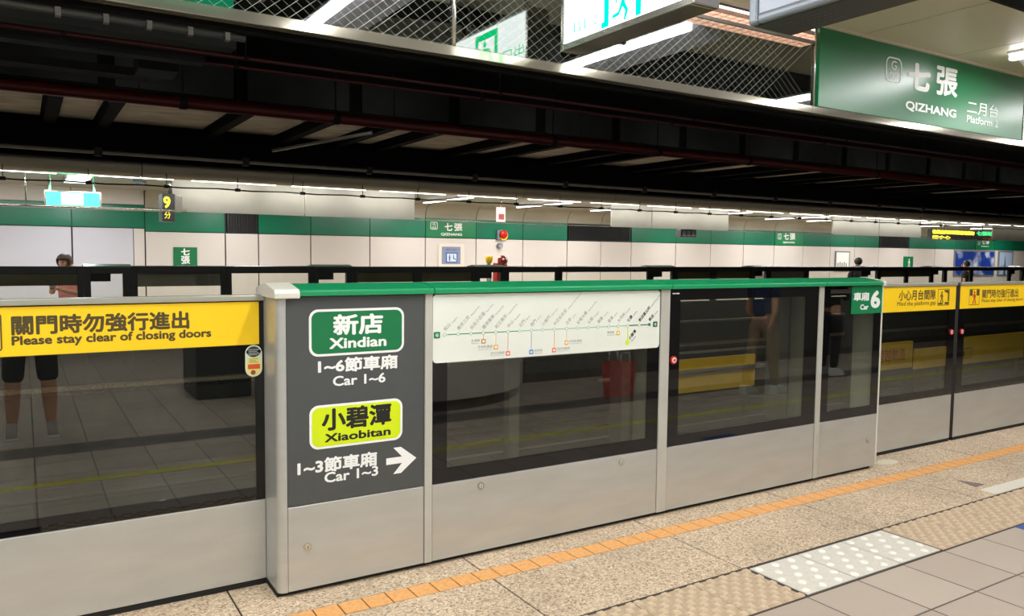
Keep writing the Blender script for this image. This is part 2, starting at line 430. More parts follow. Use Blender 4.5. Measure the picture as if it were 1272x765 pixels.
# ---------------------------------------------------------------- trackway and overhead structure
tr = MB(); tr.box(-14, 40, .36, 7.15, -1.2, -1.1); tr.box(-14, 40, .30, .36, -1.1, -.06); tr.box(-14, 40, 7.15, 7.25, -1.1, -.05)
struct(tr.build('floor_track', trackconc))
for i, yy in enumerate((1.18, 2.62, 4.75, 6.2)):
    r = MB(); r.prism([(yy-.06, -1.1), (yy+.06, -1.1), (yy+.06, -1.085), (yy+.01, -1.07), (yy+.01, -.99), (yy+.035, -.98), (yy+.035, -.95), (yy-.035, -.95), (yy-.035, -.98), (yy-.01, -.99), (yy-.01, -1.07), (yy-.06, -1.085)], -14, 40)
    tag(r.build('track_rail', steel), 'steel running rail of the track below the glass, %s from the near platform' % ORD[i], 'rail', 'running rails')
oc = MB()
oc.box(-14, 40, .40, 4.95, 3.75, 3.85)                    # black soffit
oe = MB(); oe.box(-14, 40, .02, .40, 3.30, 3.75); struct(oe.build('trim_52', voidblack))                     # edge beam above the glass
ob = MB(); ob.box(-14, 40, 4.90, 5.02, 3.17, 3.80)                   # downstand
ob.box(-14, 40, 6.98, 7.12, 2.86, 3.3)                    # far beam
ob.box(-14, 40, 7.12, 7.2, 2.76, 3.3)
struct(ob.build('trim_51', voidblack), 'sooty beams across the ends of the slabs')
os_ = MB(); os_.box(-14, 40, 5.0, 7.0, 3.20, 3.28); struct(os_.build('ceiling_slab', concrete), 'pale concrete slabs over the tracks')
struct(oc.build('ceiling_track', voidblack), 'sooty soffit over the tracks')
BEAMS = [-3.4, -2.5, -1.4, -.6, .30, .84, 2.07, 2.97, 3.70, 4.32, 5.45, 6.15, 7.2, 7.8, 9.0, 9.6, 10.7, 11.3, 12.4, 13.0, 14.2, 14.9, 16.2, 16.9, 18.5, 19.2, 21, 21.8, 24, 25, 27, 28.5]
for i, xx in enumerate(BEAMS):
    b = bx(xx-.06, xx+.06, 4.95, 7.0, 3.10, 3.20)
    b.box(xx-.09, xx+.09, 4.95, 7.0, 3.185, 3.2)
    o = b.build('cross_beam', voidblack); o['kind'] = 'structure'
rb = MB()
xx = -3.0
while xx < 22:
    rb.box(xx+.05, xx+1.15, 4.86, 4.90, 3.24, 3.56); xx += 1.25
struct(rb.build('trim_6', sootgrey), 'row of dark grey panels on the downstand over the tracks')
# pipes
p = MB(); p.tube((-14, 3.6, 2.93), (40, 3.6, 2.93), .052, 16)
po = tag(p.build('sprinkler_pipe', redpipe), 'thick dark red pipe running over the tracks', 'pipe')
for xx in (1.2, 2.55, 5.05, 6.6, 8.2, 11, 14): 
    MB().tube((xx-.03, 3.6, 2.93), (xx+.03, 3.6, 2.93), .06, 16).tube((xx, 3.6, 2.93), (xx, 3.6, 3.75), .008, 6).build('pipe_clamp', sootgrey if xx in (2.55, 6.6) else rubber, po)
for i, (yy, zz, ex) in enumerate(((2.0, 3.0, 'upper'), (2.3, 3.0, 'lower'))):
    p = MB(); p.tube((-14, yy, zz), (40, yy, zz), .014, 10)
    po = tag(p.build('red_pipe', thinred), 'thin dark red pipe over the track, %s of the pair' % ex, 'pipe', 'thin red pipes')
    for xx in (.25, 1.35, 3.4, 5.6, 8): MB().tube((xx-.015, yy, zz), (xx+.015, yy, zz), .02, 10).tube((xx, yy, zz), (xx, yy, 3.75), .005, 6).build('pipe_clamp', sootgrey, po)
p = MB(); p.tube((-14, .62, 2.775), (1.02, .62, 2.775), .016, 10)
po = tag(p.build('edge_conduit', mat('dark_conduit', (74, 76, 74), .5, .3)), 'grey clamped conduit ending above the left door', 'pipe')
for xx in (-.5, -.1, .17, .37, .56, .75, .93): bx(xx-.012, xx+.012, .60, .64, 2.752, 2.798).build('clamp', mat('clamp_grey', (92, 92, 88), .5, .3), po)
tag(bx(-14, 1.05, .95, 1.08, 2.80, 2.92).build('cable_tray', sootgrey), 'dark grey cable tray behind the clamped conduit at upper left', 'cable tray', 'cable trays over the tracks')
tag(bx(-14, 1.1, 2.1, 2.22, 2.95, 3.02).box(-14, 1.1, 2.1, 2.11, 3.02, 3.05).build('cable_tray', sootgrey), 'dark cable tray between the two thin red pipes', 'cable tray', 'cable trays over the tracks')
tag(bx(-14, .95, 3.0, 3.2, 2.99, 3.05).build('cable_tray', sootgrey), 'dark cable tray just above the thick red pipe', 'cable tray', 'cable trays over the tracks')
jb = bx(.72, .98, 2.4, 2.7, 2.93, 3.2); jb.tube((.85, 2.55, 3.2), (.85, 2.55, 3.75), .01, 6); tag(jb.build('junction_box', sootgrey, bevel=.01), 'dark junction box at the end of the cable trays', 'box')
for i in range(9):  # unseen lamps added to brighten the concrete slabs
    xx = -1.5+2.4*i
    t = thing('added_slab_lamp', 'added unseen lamp behind the thick red pipe lighting the slabs, %s from the left' % ORD[i], 'light', (xx, 4.0, 2.98), 'added slab lamps')
    MB().box(xx-.3, xx+.3, 3.96, 4.02, 2.965, 2.972).box(xx-.3, xx+.3, 3.95, 3.96, 2.965, 3.01).build('lamp_housing', rubber, t)
    MB().tube((xx, 3.96, 2.99), (xx, 3.96, 3.75), .006, 6).build('hanger', rubber, t)
    l = lamp('added_slab_light', (xx, 4.0, 2.982), (.5, .03), 3.0, (1, .95, .86)); l.rotation_euler = (math.radians(103), 0, 0)
# far edge: conduit, beige bullnose, tubes, cable
p = MB(); p.tube((-14, 6.9, 2.815), (40, 6.9, 2.815), .022, 10)
po = tag(p.build('far_conduit', dullpipe), 'pale conduit under the black beam on the far side', 'pipe')
for i in range(22): bx(-.9+1.7*i-.05, -.9+1.7*i+.03, 6.86, 6.94, 2.77, 2.87).build('bracket', rubber, po)
tag(MB().tube((2.75, 6.55, 2.95), (3.55, 5.2, 3.08), .022, 8).build('brace_rod', dullpipe), 'grey slanted brace rod across the concrete slabs', 'rod')
prof = [(7.36, 2.80)]+[(7.32-.13*math.cos(a), 2.69-.105*math.sin(a)) for a in [i*PI/2/7-.35 for i in range(9)]]+[(7.40, 2.585), (7.40, 2.80)]
sf = MB(); xx = -6.3
while xx < 40: sf.prism(prof, xx+.006, xx+1.894); xx += 1.9
struct(sf.build('trim_7', beigedark), 'beige rounded edge casing along the far platform')
blk = MB(); blk.box(-14, 40, 7.30, 7.36, 2.60, 2.79); struct(blk.build('trim_8', rubber))
t0 = None
for i in range(22):
    xx = -1.50+1.325*i
    if t0 is None:
        t0 = thing('tube_light', '', 'light', (xx, 7.46, 2.60), 'tube lights along the far edge')
        MB().box(xx-.56, xx+.56, 7.42, 7.50, 2.605, 2.65).build('lamp_housing', beigedark, t0)
        MB().tube((xx-.55, 7.45, 2.59), (xx+.55, 7.45, 2.59), .011, 8).build('tube', tubem, t0); o = t0
    else:
        o = copy_tree(t0); o.location = (xx, 7.46, 2.60)
    if i < 18:
        l = lamp('tube_lamp', (xx, 7.47, 2.583), (1.1, .03), 5.5, (1, .97, .9)); l.rotation_euler = (math.radians(48), 0, 0)
    o['label'] = 'lit tube under the far beige casing, %s from the left of the row' % ORD[i]
cb = MB(); pts = [(-3+.86*i/2, 7.0, 2.465-(.012 if i % 2 else 0)) for i in range(80)]
cb.path(pts, .009, 6)
co_ = tag(cb.build('overhead_cable', rubber), 'black cable strung on droppers along the far platform edge', 'cable')
for i in range(26):
    xx = -3+.86*i+.25
    MB().tube((xx, 7.0, 2.47), (xx, 7.0, 2.62), .005, 6).box(xx-.03, xx+.03, 6.975, 7.025, 2.44, 2.48).build('dropper', rubber, co_)
# steel strip + wired glass above the near edge
struct(bx(-14, 20, -.03, .035, 2.682, 2.735).build('trim_9', polished, bevel=.004), 'polished steel strip under the wired glass')
struct(bx(-14, 20, .035, .09, 2.66, 2.76).build('trim_10', voidblack))
gl = thing('wired_glass_screen', 'wired glass smoke screen with diamond mesh above the steel strip', 'glass screen', (0, 0, 2.735))
MB().box(-6, 4.80, -.003, .003, 2.735, 3.175).build('glass_pane', wiredglass, gl)
wi = MB(); dz = .44; sl = .8; dx = dz/sl; x = -6
while x < 4.8:
    for s in (1, -1):
        a = (x, 2.735) if s > 0 else (x+dx, 2.735); b = (x+dx, 3.175) if s > 0 else (x, 3.175)
        if max(a[0], b[0]) > 4.79: continue
        n = len(wi.v); h = .0012 if s > 0 else .0007
        wi.v += [(a[0]-h, 0, a[1]), (a[0]+h, 0, a[1]), (b[0]+h, 0, b[1]), (b[0]-h, 0, b[1])]; wi.face([n, n+1, n+2, n+3])
    x += .066
wi.build('wire_mesh', mat('wire', (214, 214, 204), .4, .2), gl)
MB().tube((1.92, -.012, 2.735), (1.92, -.012, 3.175), .012, 10).build('joint_bar', steel, gl)
MB().tube((4.79, -.012, 2.735), (4.79, -.012, 3.29), .008, 10).build('joint_bar', steel, gl)
MB().tube((-1.0, -.012, 2.735), (-1.0, -.012, 3.175), .012, 10).build('joint_bar', steel, gl)
bx(-6, 4.8, -.008, .008, 3.17, 3.19).build('top_edge', dullpipe, gl)
# louvred strip lights above the wired glass
lv0 = None
for i, xx in enumerate((-2.6, .35, 3.1, 4.42)):
    if lv0 is None:
        lv0 = thing('louvred_light', '', 'light', (xx, .15, 3.27), 'louvred lights above the wired glass')
        MB().box(xx-.6, xx+.6, .03, .31, 3.275, 3.29).build('diffuser', louvreglow, lv0)
        q = MB()
        for k in range(16): q.box(xx-.6+.08*k-.004, xx-.6+.08*k+.004, .03, .31, 3.245, 3.275)
        for k in range(6): q.box(xx-.6, xx+.6, .035+.053*k-.003, .035+.053*k+.003, 3.245, 3.275)
        q.build('louvre_grid', mat('louvre_pink', (226, 190, 176), .4), lv0); o = lv0
    else: o = copy_tree(lv0); o.location = (xx, .15, 3.27)
    o['label'] = ('louvred strip light above the wired glass behind the hanging grey monitor' if i == 3 else 'louvred strip light above the wired glass, %s from the left' % ORD[i])
# ceiling fittings
fx0 = None
NL = [(-5.4, 'a'), (-2.95, 'a'), (-.5, 'a'), (1.87, 'a'), (4.07, 'a'), (6.78, 'a'), (9.2, 'a'), (11.6, 'a')]
def fitting(loc):
    t = thing('ceiling_light', '', 'light', loc, 'fluorescent fittings over the platform')
    x, y, z = loc
    h = MB(); k = [(x-.15, z+.04), (x+.19, z+.04), (x+.19, z-.055), (x+.175, z-.055), (x-.06, z+.02), (x-.15, z+.02)]
    h.v = [(a, y-1.2, b) for a, b in k]+[(a, y+1.2, b) for a, b in k]
    for q in range(6): h.face([q, (q+1) % 6, 6+(q+1) % 6, 6+q])
    h.face(list(range(6))); h.face(list(range(11, 5, -1)))
    h.build('lamp_housing', housing, t)
    MB().box(x-.14, x-.085, y-1.19, y+1.19, z-.025, z+.02).build('tube', nearglow, t)
    return t
rows = [(y0, i, x) for y0 in (-1.58, -5.2, -8.2) for i, (x, _) in enumerate(NL)]
for y0, i, x in rows:
    loc = (x, y0, 3.26)
    if fx0 is None: fx0 = fitting(loc); o = fx0
    else: o = copy_tree(fx0); o.location = loc
    rown = {-1.58: 'nearest the tracks', -5.2: 'in mid platform', -8.2: 'at the platform back'}[y0]
    o['label'] = 'white fluorescent fitting in the row %s, %s from the left' % (rown, ORD[i])
    l = lamp('ceiling_light_tube', (x-.1125, y0, 3.23), (.055, 2.36), NEAR_LAMP_W); l.parent = None

# ---------------------------------------------------------------- station sign
ss = thing('station_sign', 'large green Qizhang Platform 2 station sign above the platform edge', 'sign', (6.2, -.02, 2.735))
bx(4.815, 7.655, -.03, .02, 2.735, 3.29).build('sign_board', glossgreen, ss, bevel=.003)
ym = -.0325
text_fit('station_name', '七', 5.875, 6.185, 2.985, 3.195, ym, white, ss, bold=.03)
text_fit('station_name', '張', 6.265, 6.575, 2.985, 3.215, ym, white, ss, bold=.018)
text_fit('station_name', 'QIZHANG', 5.862, 6.575, 2.815, 2.893, ym, white, ss, bold=.02)
text_fit('platform_name', '二月台', 6.735, 7.225, 2.885, 2.995, ym, white, ss, bold=.004)
text_fit('platform_name', 'Platform 2', 6.735, 7.235, 2.81, 2.87, ym, white, ss, bold=.01)
o = MB(); P1 = rrect(5.59, 5.79, 3.005, 3.195, .05); P2 = rrect(5.602, 5.778, 3.015, 3.185, .042)
n = len(P1); o.v = [(a, ym, b) for a, b in P1]+[(a, ym, b) for a, b in P2]
for i in range(n): o.face([i, (i+1) % n, n+(i+1) % n, n+i])
o.build('number_outline', white, ss)
text_fit('station_number', 'G', 5.657, 5.725, 3.105, 3.170, ym, white, ss, bold=.0)
text_fit('station_number', '03', 5.635, 5.745, 3.03, 3.085, ym, white, ss, bold=.0)
s2 = thing('station_sign', 'next green sign board at the right edge of the photo beside the Qizhang sign', 'sign', (8.6, -.02, 2.735))
bx(7.69, 9.6, -.03, .02, 2.735, 3.29).build('sign_board', glossgreen, s2, bevel=.003)
bx(7.662, 7.684, -.035, .02, 2.735, 3.29).build('edge_trim', steel, s2)

# hanging lit exit sign across the platform (x = const, faces the camera side) and monitor
def xplane(x): return dict(O=Vector((x, 0, 0)), u=Vector((0, -1, 0)), v=UZ)
ex = thing('exit_sign', 'lit white hanging exit sign with steel frame and green running man', 'sign', (2.55, -.65, 3.07))
bx(2.50, 2.62, -1.14, -.19, 2.79, 3.065).build('light_box', signglow, ex)
q = MB(); q.box(2.485, 2.635, -.19, -.165, 2.755, 3.085); q.box(2.485, 2.635, -1.165, -1.14, 2.755, 3.085); q.box(2.485, 2.635, -1.14, -.19, 2.755, 2.79); q.box(2.485, 2.635, -1.14, -.19, 3.065, 3.085)
q.build('frame', steel, ex, bevel=.004)
for yy in (-.3, -1.0): MB().tube((2.56, yy, 3.085), (2.56, yy, 3.30), .01, 8).build('hanger', steel, ex)
def running_man(mb, X, y0, z0, s, d=-1):
    """pictogram in the plane x=X, s = height; local right is -y"""
    def pp(pts): mb.poly([(X, y0+d*a*s, z0+b*s) for a, b in pts])
    pp(circ(.56, .86, .10, 14))
    pp([(.50, .74), (.62, .72), (.56, .42), (.40, .40)])
    pp([(.52, .74), (.50, .62), (.30, .60), (.26, .46), (.20, .48), (.25, .68)])
    pp([(.60, .72), (.72, .52), (.86, .56), (.86, .62), (.75, .62), (.66, .76)])
    pp([(.40, .44), (.56, .44), (.70, .22), (.60, .00), (.52, .02), (.58, .22)])
    pp([(.40, .42), (.52, .40), (.36, .16), (.10, .14), (.10, .22), (.32, .26)])
q = MB(); X = 2.498; y0, y1, z0, z1 = -.52, -.80, 2.80, 3.045; th = .04
for a in ((y0, y0-th, z0, z1), (y1+th, y1, z0, z1), (y0, y1, z1-th, z1)):
    q.poly([(X, a[0], a[2]), (X, a[1], a[2]), (X, a[1], a[3]), (X, a[0], a[3])])
running_man(q, X, y0-.045, 2.80, .205)
q.poly([(X, -.50, 2.80), (X, -.53, 2.80), (X, -.53, 2.83), (X, -.50, 2.83)])
for a, b in ((-.93, -1.08),):
    q.poly([(X, a, 2.905), (X, b+.05, 2.905), (X, b+.05, 2.935), (X, a, 2.935)])
    q.poly([(X, b+.06, 2.86), (X, b-.01, 2.92), (X, b+.06, 2.98)])
q.build('running_man', greenglow, ex)
text_fit('exit_text', '出口', .22, .46, 2.83, 2.89, 0, greenglow, ex, bold=0, O=(2.498, 0, 0), u=Vector((0, -1, 0)))
mn = thing('hanging_monitor', 'grey framed information monitor hanging from the ceiling beside the station sign', 'monitor', (3.16, -1.8, 3.2))
bx(3.03, 3.31, -2.6, -1.0, 2.775, 3.2).build('casing', darkgrey, mn, bevel=.012)
q = MB(); q.box(2.995, 3.035, -1.055, -1.0, 2.775, 3.2); q.box(2.995, 3.035, -2.6, -2.545, 2.775, 3.2); q.box(2.995, 3.035, -2.545, -1.055, 2.775, 2.825); q.box(2.995, 3.035, -2.545, -1.055, 3.15, 3.2)
q.build('frame', framegrey, mn, bevel=.018, seg=3)
bx(3.012, 3.03, -2.545, -1.055, 2.825, 3.15).build('screen', screengrey, mn)
q = MB()
for k in range(4):
    for j in range(9): q.box(3.10+.04*k, 3.112+.04*k, -1.12-.03*j, -1.10-.03*j, 2.7735, 2.775)
q.build('vent_slots', mat('slot_grey', (92, 94, 96), .5), mn)
for yy in (-1.4, -2.2): MB().tube((3.17, yy, 3.2), (3.17, yy, 4.0), .02, 10).build('hanger', darkgrey, mn)
xb = thing('exit_sign', 'green lit box sign over the platform, mirrored green in the wired glass at upper left', 'sign', (.7, -1.94, 3.4))
bx(-.7, 1.25, -1.98, -1.90, 3.30, 3.74).build('light_box', emit_mat('green_box_glow', (.04, 1, .5), .85), xb); bx(-.72, 1.27, -1.99, -1.89, 3.74, 3.77).build('frame', steel, xb)
for xx in (.4, 1.0): MB().tube((xx, -1.94, 3.77), (xx, -1.94, 4.0), .01, 8).build('hanger', steel, xb)
sp = MB(); sp.ball((1.36, -1.75, 3.40), .09, 16, 10); sp.tube((1.36, -1.75, 3.45), (1.36, -1.75, 4.0), .02)
tag(sp.build('dome_camera', hairk), 'black dome camera hanging under the ceiling, mirrored in the wired glass', 'camera')

# ---------------------------------------------------------------- near screen doors
CAN = [(-.026, 1.458), (-.026, 1.480), (-.018, 1.487), (.13, 1.512), (.16, 1.512), (.305, 1.487), (.305, 1.458)]
def cabinet_common(t, x0, x1, can=green, toe=True):
    MB().prism(CAN, x0+.003, x1-.003).build('canopy', can, t, bevel=.002)
    bx(x0, x1, .03, .25, 0, .03).build('toe_gap', rubber, t)
def lock(t, x, z, y=0):
    l = MB().tube((x, y, z), (x, y-.006, z), .020, 24).build('lock', brass, t)
    MB().tube((x, y-.006, z), (x, y-.009, z), .012, 20).build('lock_core', creamd, l)
    bx(x-.002, x+.002, y-.0095, y-.009, z-.008, z+.008).build('keyhole', rubber, l)
def button(t, x, z, y):
    b = MB().tube((x, y, z), (x, y-.010, z), .026, 24).build('door_button', redp, t)
    MB().tube((x, y-.010, z), (x, y-.013, z), .017, 20).build('button_ring', buttonw, b)
    MB().tube((x, y-.013, z), (x, y-.015, z), .009, 16).build('button_core', redp, b)

# A : direction panel
A = thing('gate_cabinet', 'cream gate cabinet with grey Xindian and Xiaobitan direction panel', 'platform gate', (1.4, .14, 0), 'sections of the platform gate')
MB().prism(CAN, 1.108, 1.809).build('canopy', green, A, bevel=.002)
ecap = [(-.030, 1.448), (-.030, 1.476), (-.018, 1.492), (.13, 1.518), (.16, 1.518), (.31, 1.490), (.31, 1.448)]
MB().prism(ecap, .985, 1.106).build('end_cap', mat('cap_white', (214, 212, 200), .35), A, bevel=.005, seg=3)
pil = MB(); P = [(1.045, 0)]+[(1.036-.036*math.sin(a)*1.0, .036-.036*math.cos(a)) for a in [i*PI/2/8 for i in range(9)]]+[(1.0, .28), (1.045, .28)]
pil.v = [(a, b, .025) for a, b in P]+[(a, b, 1.455) for a, b in P]; k = len(P)
for i in range(k):
    j = (i+1) % k; pil.face([i, j, k+j, k+i])
pil.face(list(reversed(range(k)))); pil.face(list(range(k, 2*k)))
pil.build('end_pilaster', cream, A)
bx(1.047, 1.766, 0, .28, .025, .441).build('lower_panel', cream, A, bevel=.004)
sg = bx(1.047, 1.766, .002, .28, .443, 1.456).build('direction_panel', greyvinyl, A, bevel=.003)
bx(1.0, 1.811, .03, .25, 0, .03).build('toe_gap', rubber, A)
def badge(x0, x1, z0, z1, m, zh, en, ink, zhb, enb):
    p = plate('badge_rim', rrect(x0, x1, z0, z1, .045), .002, .0015, white, sg)
    plate('badge_fill', rrect(x0+.012, x1-.012, z0+.012, z1-.012, .035), .0005, .001, m, sg)
    text_fit('lettering', zh, *zhb, -.0008, ink, sg, bold=.022)
    text_fit('lettering', en, *enb, -.0008, ink, sg, bold=.02)
badge(1.156, 1.650, 1.163, 1.392, signgreen, '新店', 'Xindian', white, (1.275, 1.535, 1.262, 1.366), (1.255, 1.553, 1.197, 1.250))
text_fit('lettering', '1~6節車廂', 1.199, 1.615, 1.078, 1.152, .0015, white, sg, bold=.022)
text_fit('lettering', 'Car 1~6', 1.273, 1.549, 1.012, 1.062, .0015, white, sg, bold=.016)
badge(1.155, 1.642, .708, .924, lime, '小碧潭', 'Xiaobitan', blackink, (1.215, 1.580, .794, .905), (1.229, 1.576, .738, .780))
text_fit('lettering', '1~3節車廂', 1.095, 1.503, .588, .664, .0015, white, sg, bold=.022)
text_fit('lettering', 'Car 1~3', 1.228, 1.509, .536, .588, .0015, white, sg, bold=.016)
AR = [(1.553, .583), (1.640, .583), (1.592, .531), (1.634, .531), (1.721, .600), (1.634, .668), (1.592, .668), (1.640, .617), (1.553, .617)]
plate('arrow', AR, .0015, .001, white, sg)
lock(A, 1.141, .234)
POST_A = (1.768, 1.8105)
ms = MB(); 
for xx, zz in ((1.13, .085), (1.17, .07), (1.62, .075), (1.30, .31)): ms.poly([(xx+a, -.0004, zz+b) for a, b in circ(0, 0, .004, 7)])

def post(t, x0, x1): return bx(x0, x1, -.006, .28, .025, 1.458).build('post', creamd, t, bevel=.003)
def glazed(t, x0, x1, ix0, ix1, iz0, iz1, zt=1.456):
    bx(x0, x1, 0, .28, .025, .439).build('lower_panel', cream, t, bevel=.004)
    bx(ix0-.01, ix1+.01, .003, .010, iz0-.01, iz1+.01).build('glass_pane', paneglass, t)
    ring_frame(MB(), x0, x1, .442, zt, ix0, ix1, iz0, iz1, .001, .0028).build('black_border', black, t)
    ring_frame(MB(), x0, x1, .442, zt, x0+.05, x1-.05, .49, 1.40, .24, .28).build('back_frame', psdblack, t)

# B : route map
B = thing('gate_cabinet', 'gate section with white route map above dark glass', 'platform gate', (2.6, .14, 0), 'sections of the platform gate')
post(A, *POST_A); post(B, 3.402, 3.478)
cabinet_common(B, 1.811, 3.479); glazed(B, 1.813, 3.399, 1.90, 3.30, .52, 1.40)
bx(2.40, 2.47, .18, .24, .45, 1.45).build('inner_post', psdgrey, B); bx(3.20, 3.27, .12, .24, .45, 1.45).build('inner_post', psdgrey, B)
lock(B, 2.109, .394); lock(B, 3.106, .393)
mp = plate('route_map', rrect(1.812, 3.392, 1.091, 1.452, .022), 0.0, .004, mapwhite, B)
ym = -.0048; Zl = 1.2395
teal = mat('route_green', (34, 140, 96), .5); faded = mat('route_faded', (150, 196, 172), .5); dkgreen = mat('route_dark', (6, 92, 58), .5)
MX = [1.88, 1.96, 2.038, 2.114, 2.194, 2.272, 2.349, 2.426, 2.503, 2.584, 2.670, 2.749, 2.829, 2.902, 2.982, 3.056, 3.132, 3.224, 3.306]
bx(1.88, 3.13, ym-.0004, ym, Zl-.0022, Zl+.0022).build('route_line', faded, mp)
bx(1.90, 2.35, ym-.0006, ym, Zl-.0018, Zl+.0018).build('route_line', teal, mp)
bx(3.13, 3.31, ym-.0006, ym, Zl-.0028, Zl+.0028).build('route_line', dkgreen, mp)
NM = [('松山', 'Songshan'), ('南京三民', 'Nanjing Sanmin'), ('台北小巨蛋', 'Taipei Arena'), ('南京復興', 'Nanjing Fuxing'), ('松江南京', 'Songjiang Nanjing'), ('中山', 'Zhongshan'), ('北門', 'Beimen'), ('西門', 'Ximen'), ('小南門', 'Xiaonanmen'), ('中正紀念堂', 'Chiang Kai-Shek Memorial Hall'), ('古亭', 'Guting'), ('台電大樓', 'Taipower Building'), ('公館', 'Gongguan'), ('萬隆', 'Wanlong'), ('景美', 'Jingmei'), ('大坪林', 'Dapinglin'), ('七張', 'Qizhang'), ('新店區公所', 'Xindian District Office'), ('新店', 'Xindian')]
AN = math.radians(45)
for i, (xx, (zh, en)) in enumerate(zip(MX, NM)):
    late = i >= 16
    plate('station_marker', circ(xx, Zl, .010, 16), ym-.0006, .0006, (faded if i < 18 else dkgreen), mp)
    plate('station_marker', circ(xx, Zl, .0075, 16), ym-.0012, .0004, (mapwhite if i < 18 else teal), mp)
    ink = blackink if late else greyink
    o = text_at('station_name', zh, xx+.004, 1.258, .0245, AN, ym-.0005, ink, mp, bold=.01 if late else 0)
    L = .0245*len(zh)*1.0
    text_at('station_name', en, xx+.010+L*math.cos(AN), 1.262+L*math.sin(AN), .0125, AN, ym-.0005, ink, mp, hs=.95)
for xx in (1.835, 3.354):
    plate('line_symbol', rrect(xx-.018, xx+.018, Zl-.017, Zl+.017, .006), ym-.0008, .0008, dkgreen if xx > 3 else mat('line_green', (20, 120, 78), .5), mp)
    text_fit('line_letter', 'G', xx-.008, xx+.008, Zl-.008, Zl+.008, ym-.0022, white, mp, bold=.02)
BR = [(2.116, 1.193, (214, 160, 110), '文湖線', 'Wenhu Line', -1), (2.195, 1.157, (232, 178, 96), '中和新蘆線', 'Zhonghe-Xinlu Line', -1), (2.273, 1.118, (230, 122, 112), '淡水信義線', 'Tamsui-Xinyi Line', -1), (2.428, 1.117, (92, 142, 206), '板南線', 'Bannan Line', 1), (2.585, 1.119, (234, 130, 112), '淡水信義線', 'Tamsui-Xinyi Line', 1), (2.672, 1.158, (236, 184, 112), '中和新蘆線', 'Zhonghe-Xinlu Line', 1), (3.057, 1.197, (236, 206, 88), '環狀線', 'Circular Line', -1)]
for i, (xx, zz, c, zh, en, sd) in enumerate(BR):
    m = mat('branch_%d' % i, c, .5)
    bx(xx-.0013, xx+.0013, ym-.0004, ym, zz, Zl-.01).build('branch_line', m, mp)
    plate('branch_symbol', rrect(xx-.014, xx+.014, zz-.013, zz+.013, .004), ym-.0006, .0006, m, mp)
    plate('branch_symbol', rrect(xx-.007, xx+.007, zz-.006, zz+.006, .002), ym-.0014, .0004, mapwhite, mp)
    wz, we = .018*len(zh), .0078*len(en)*.62
    xa = xx+.022 if sd > 0 else xx-.022-max(wz, we)
    text_fit('branch_name', zh, xa, xa+wz, zz-.001, zz+.014, ym-.0005, greyink, mp, bold=0)
    text_fit('branch_name', en, xa, xa+we, zz-.012, zz-.005, ym-.0005, greyink, mp, bold=0)
bx(3.1335-.003, 3.1335+.003, ym-.0006, ym, 1.135, Zl-.01).build('branch_line', lime, mp)
plate('branch_symbol', rrect(3.119, 3.147, 1.122, 1.148, .005), ym-.0006, .0006, lime, mp)
text_at('station_name', '小碧潭', 3.150, 1.150, .0245, AN, ym-.0005, blackink, mp, bold=.01)
text_at('station_name', 'Xiaobitan', 3.166, 1.136, .0125, AN, ym-.0005, blackink, mp)

# C, D : glass sections
Cc = thing('gate_cabinet', 'widest plain glass gate section with red button, between route map and Car 6 section', 'platform gate', (4.2, .14, 0), 'sections of the platform gate')
cabinet_common(Cc, 3.479, 5.003); post(Cc, 4.950, 5.0025); glazed(Cc, 3.482, 4.946, 3.572, 4.80, .51, 1.385)
bx(4.70, 4.80, .14, .26, .45, 1.45).build('inner_post', psdgrey, Cc)
bx(3.55, 4.7, .255, .275, .99, 1.005).build('inner_rail', dullpipe, Cc)
button(Cc, 3.519, 1.003, .001)
text_fit('maker_mark', '— —', 3.50, 3.56, 1.425, 1.432, .0006, white, Cc, bold=.03)
D = thing('gate_cabinet', 'end gate section with green Car 6 sign', 'platform gate', (5.37, .14, 0), 'sections of the platform gate')
cabinet_common(D, 5.004, 5.690); glazed(D, 5.006, 5.712, 5.09, 5.62, .515, 1.385)
MB().prism([(-.028, 1.452), (-.028, 1.480), (-.018, 1.491), (.13, 1.517), (.16, 1.517), (.31, 1.490), (.31, 1.452)], 5.690, 5.728).build('end_cap', mat('cap_white', (214, 212, 200), .35), D, bevel=.004)
bx(5.713, 5.728, -.004, .28, .025, 1.455).build('end_trim', mat('cap_white', (214, 212, 200), .35), D, bevel=.003)
lock(D, 5.611, .235)
c6 = plate('car_sign', rrect(5.330, 5.716, 1.240, 1.455, .004), 0, .002, mat('car_green', (0, 122, 70), .4), D)
text_fit('lettering', '車廂', 5.352, 5.546, 1.338, 1.405, -.0026, white, c6, bold=.02)
text_fit('lettering', 'Car', 5.438, 5.542, 1.270, 1.312, -.0026, white, c6, bold=.025)
text_fit('lettering', '6', 5.566, 5.690, 1.278, 1.416, -.0026, white, c6, bold=.028)
bx(5.08, 5.30, -.0004, .0005, 1.40, 1.43).build('name_plate', mat('dark_plate', (40, 34, 36), .4), D)

# sliding doors (behind the cabinet line)
def leaf(t, x0, x1, gx0, gx1, rail=dullpipe):
    bx(x0, x1, .22, .262, .03, .433).build('lower_panel', cream, t, bevel=.003)
    bx(gx0-.01, gx1+.01, .2225, .229, .49, 1.37).build('glass_pane', paneglass, t)
    ring_frame(MB(), x0, x1, .436, 1.428, gx0, gx1, .50, 1.36, .2205, .2223).build('black_border', black, t)
    bx(x0, x1, .205, .27, 1.428, 1.456).build('top_rail', mat('rail_alu', (172, 172, 160), .35, .4), t, bevel=.004)
    bx(x0, x1, .225, .26, 0, .03).build('sweep_strip', rubber, t)
LD = thing('sliding_gate_door', 'left sliding gate door with large yellow closing doors warning', 'platform gate door', (.1, .24, 0), 'sliding gate doors')
leaf(LD, -1.25, .9985, -1.2, .955)
lw = bx(-.95, .975, .2178, .2195, 1.2135, 1.4225).build('warning_sign', yellow, LD)
yy = .2172
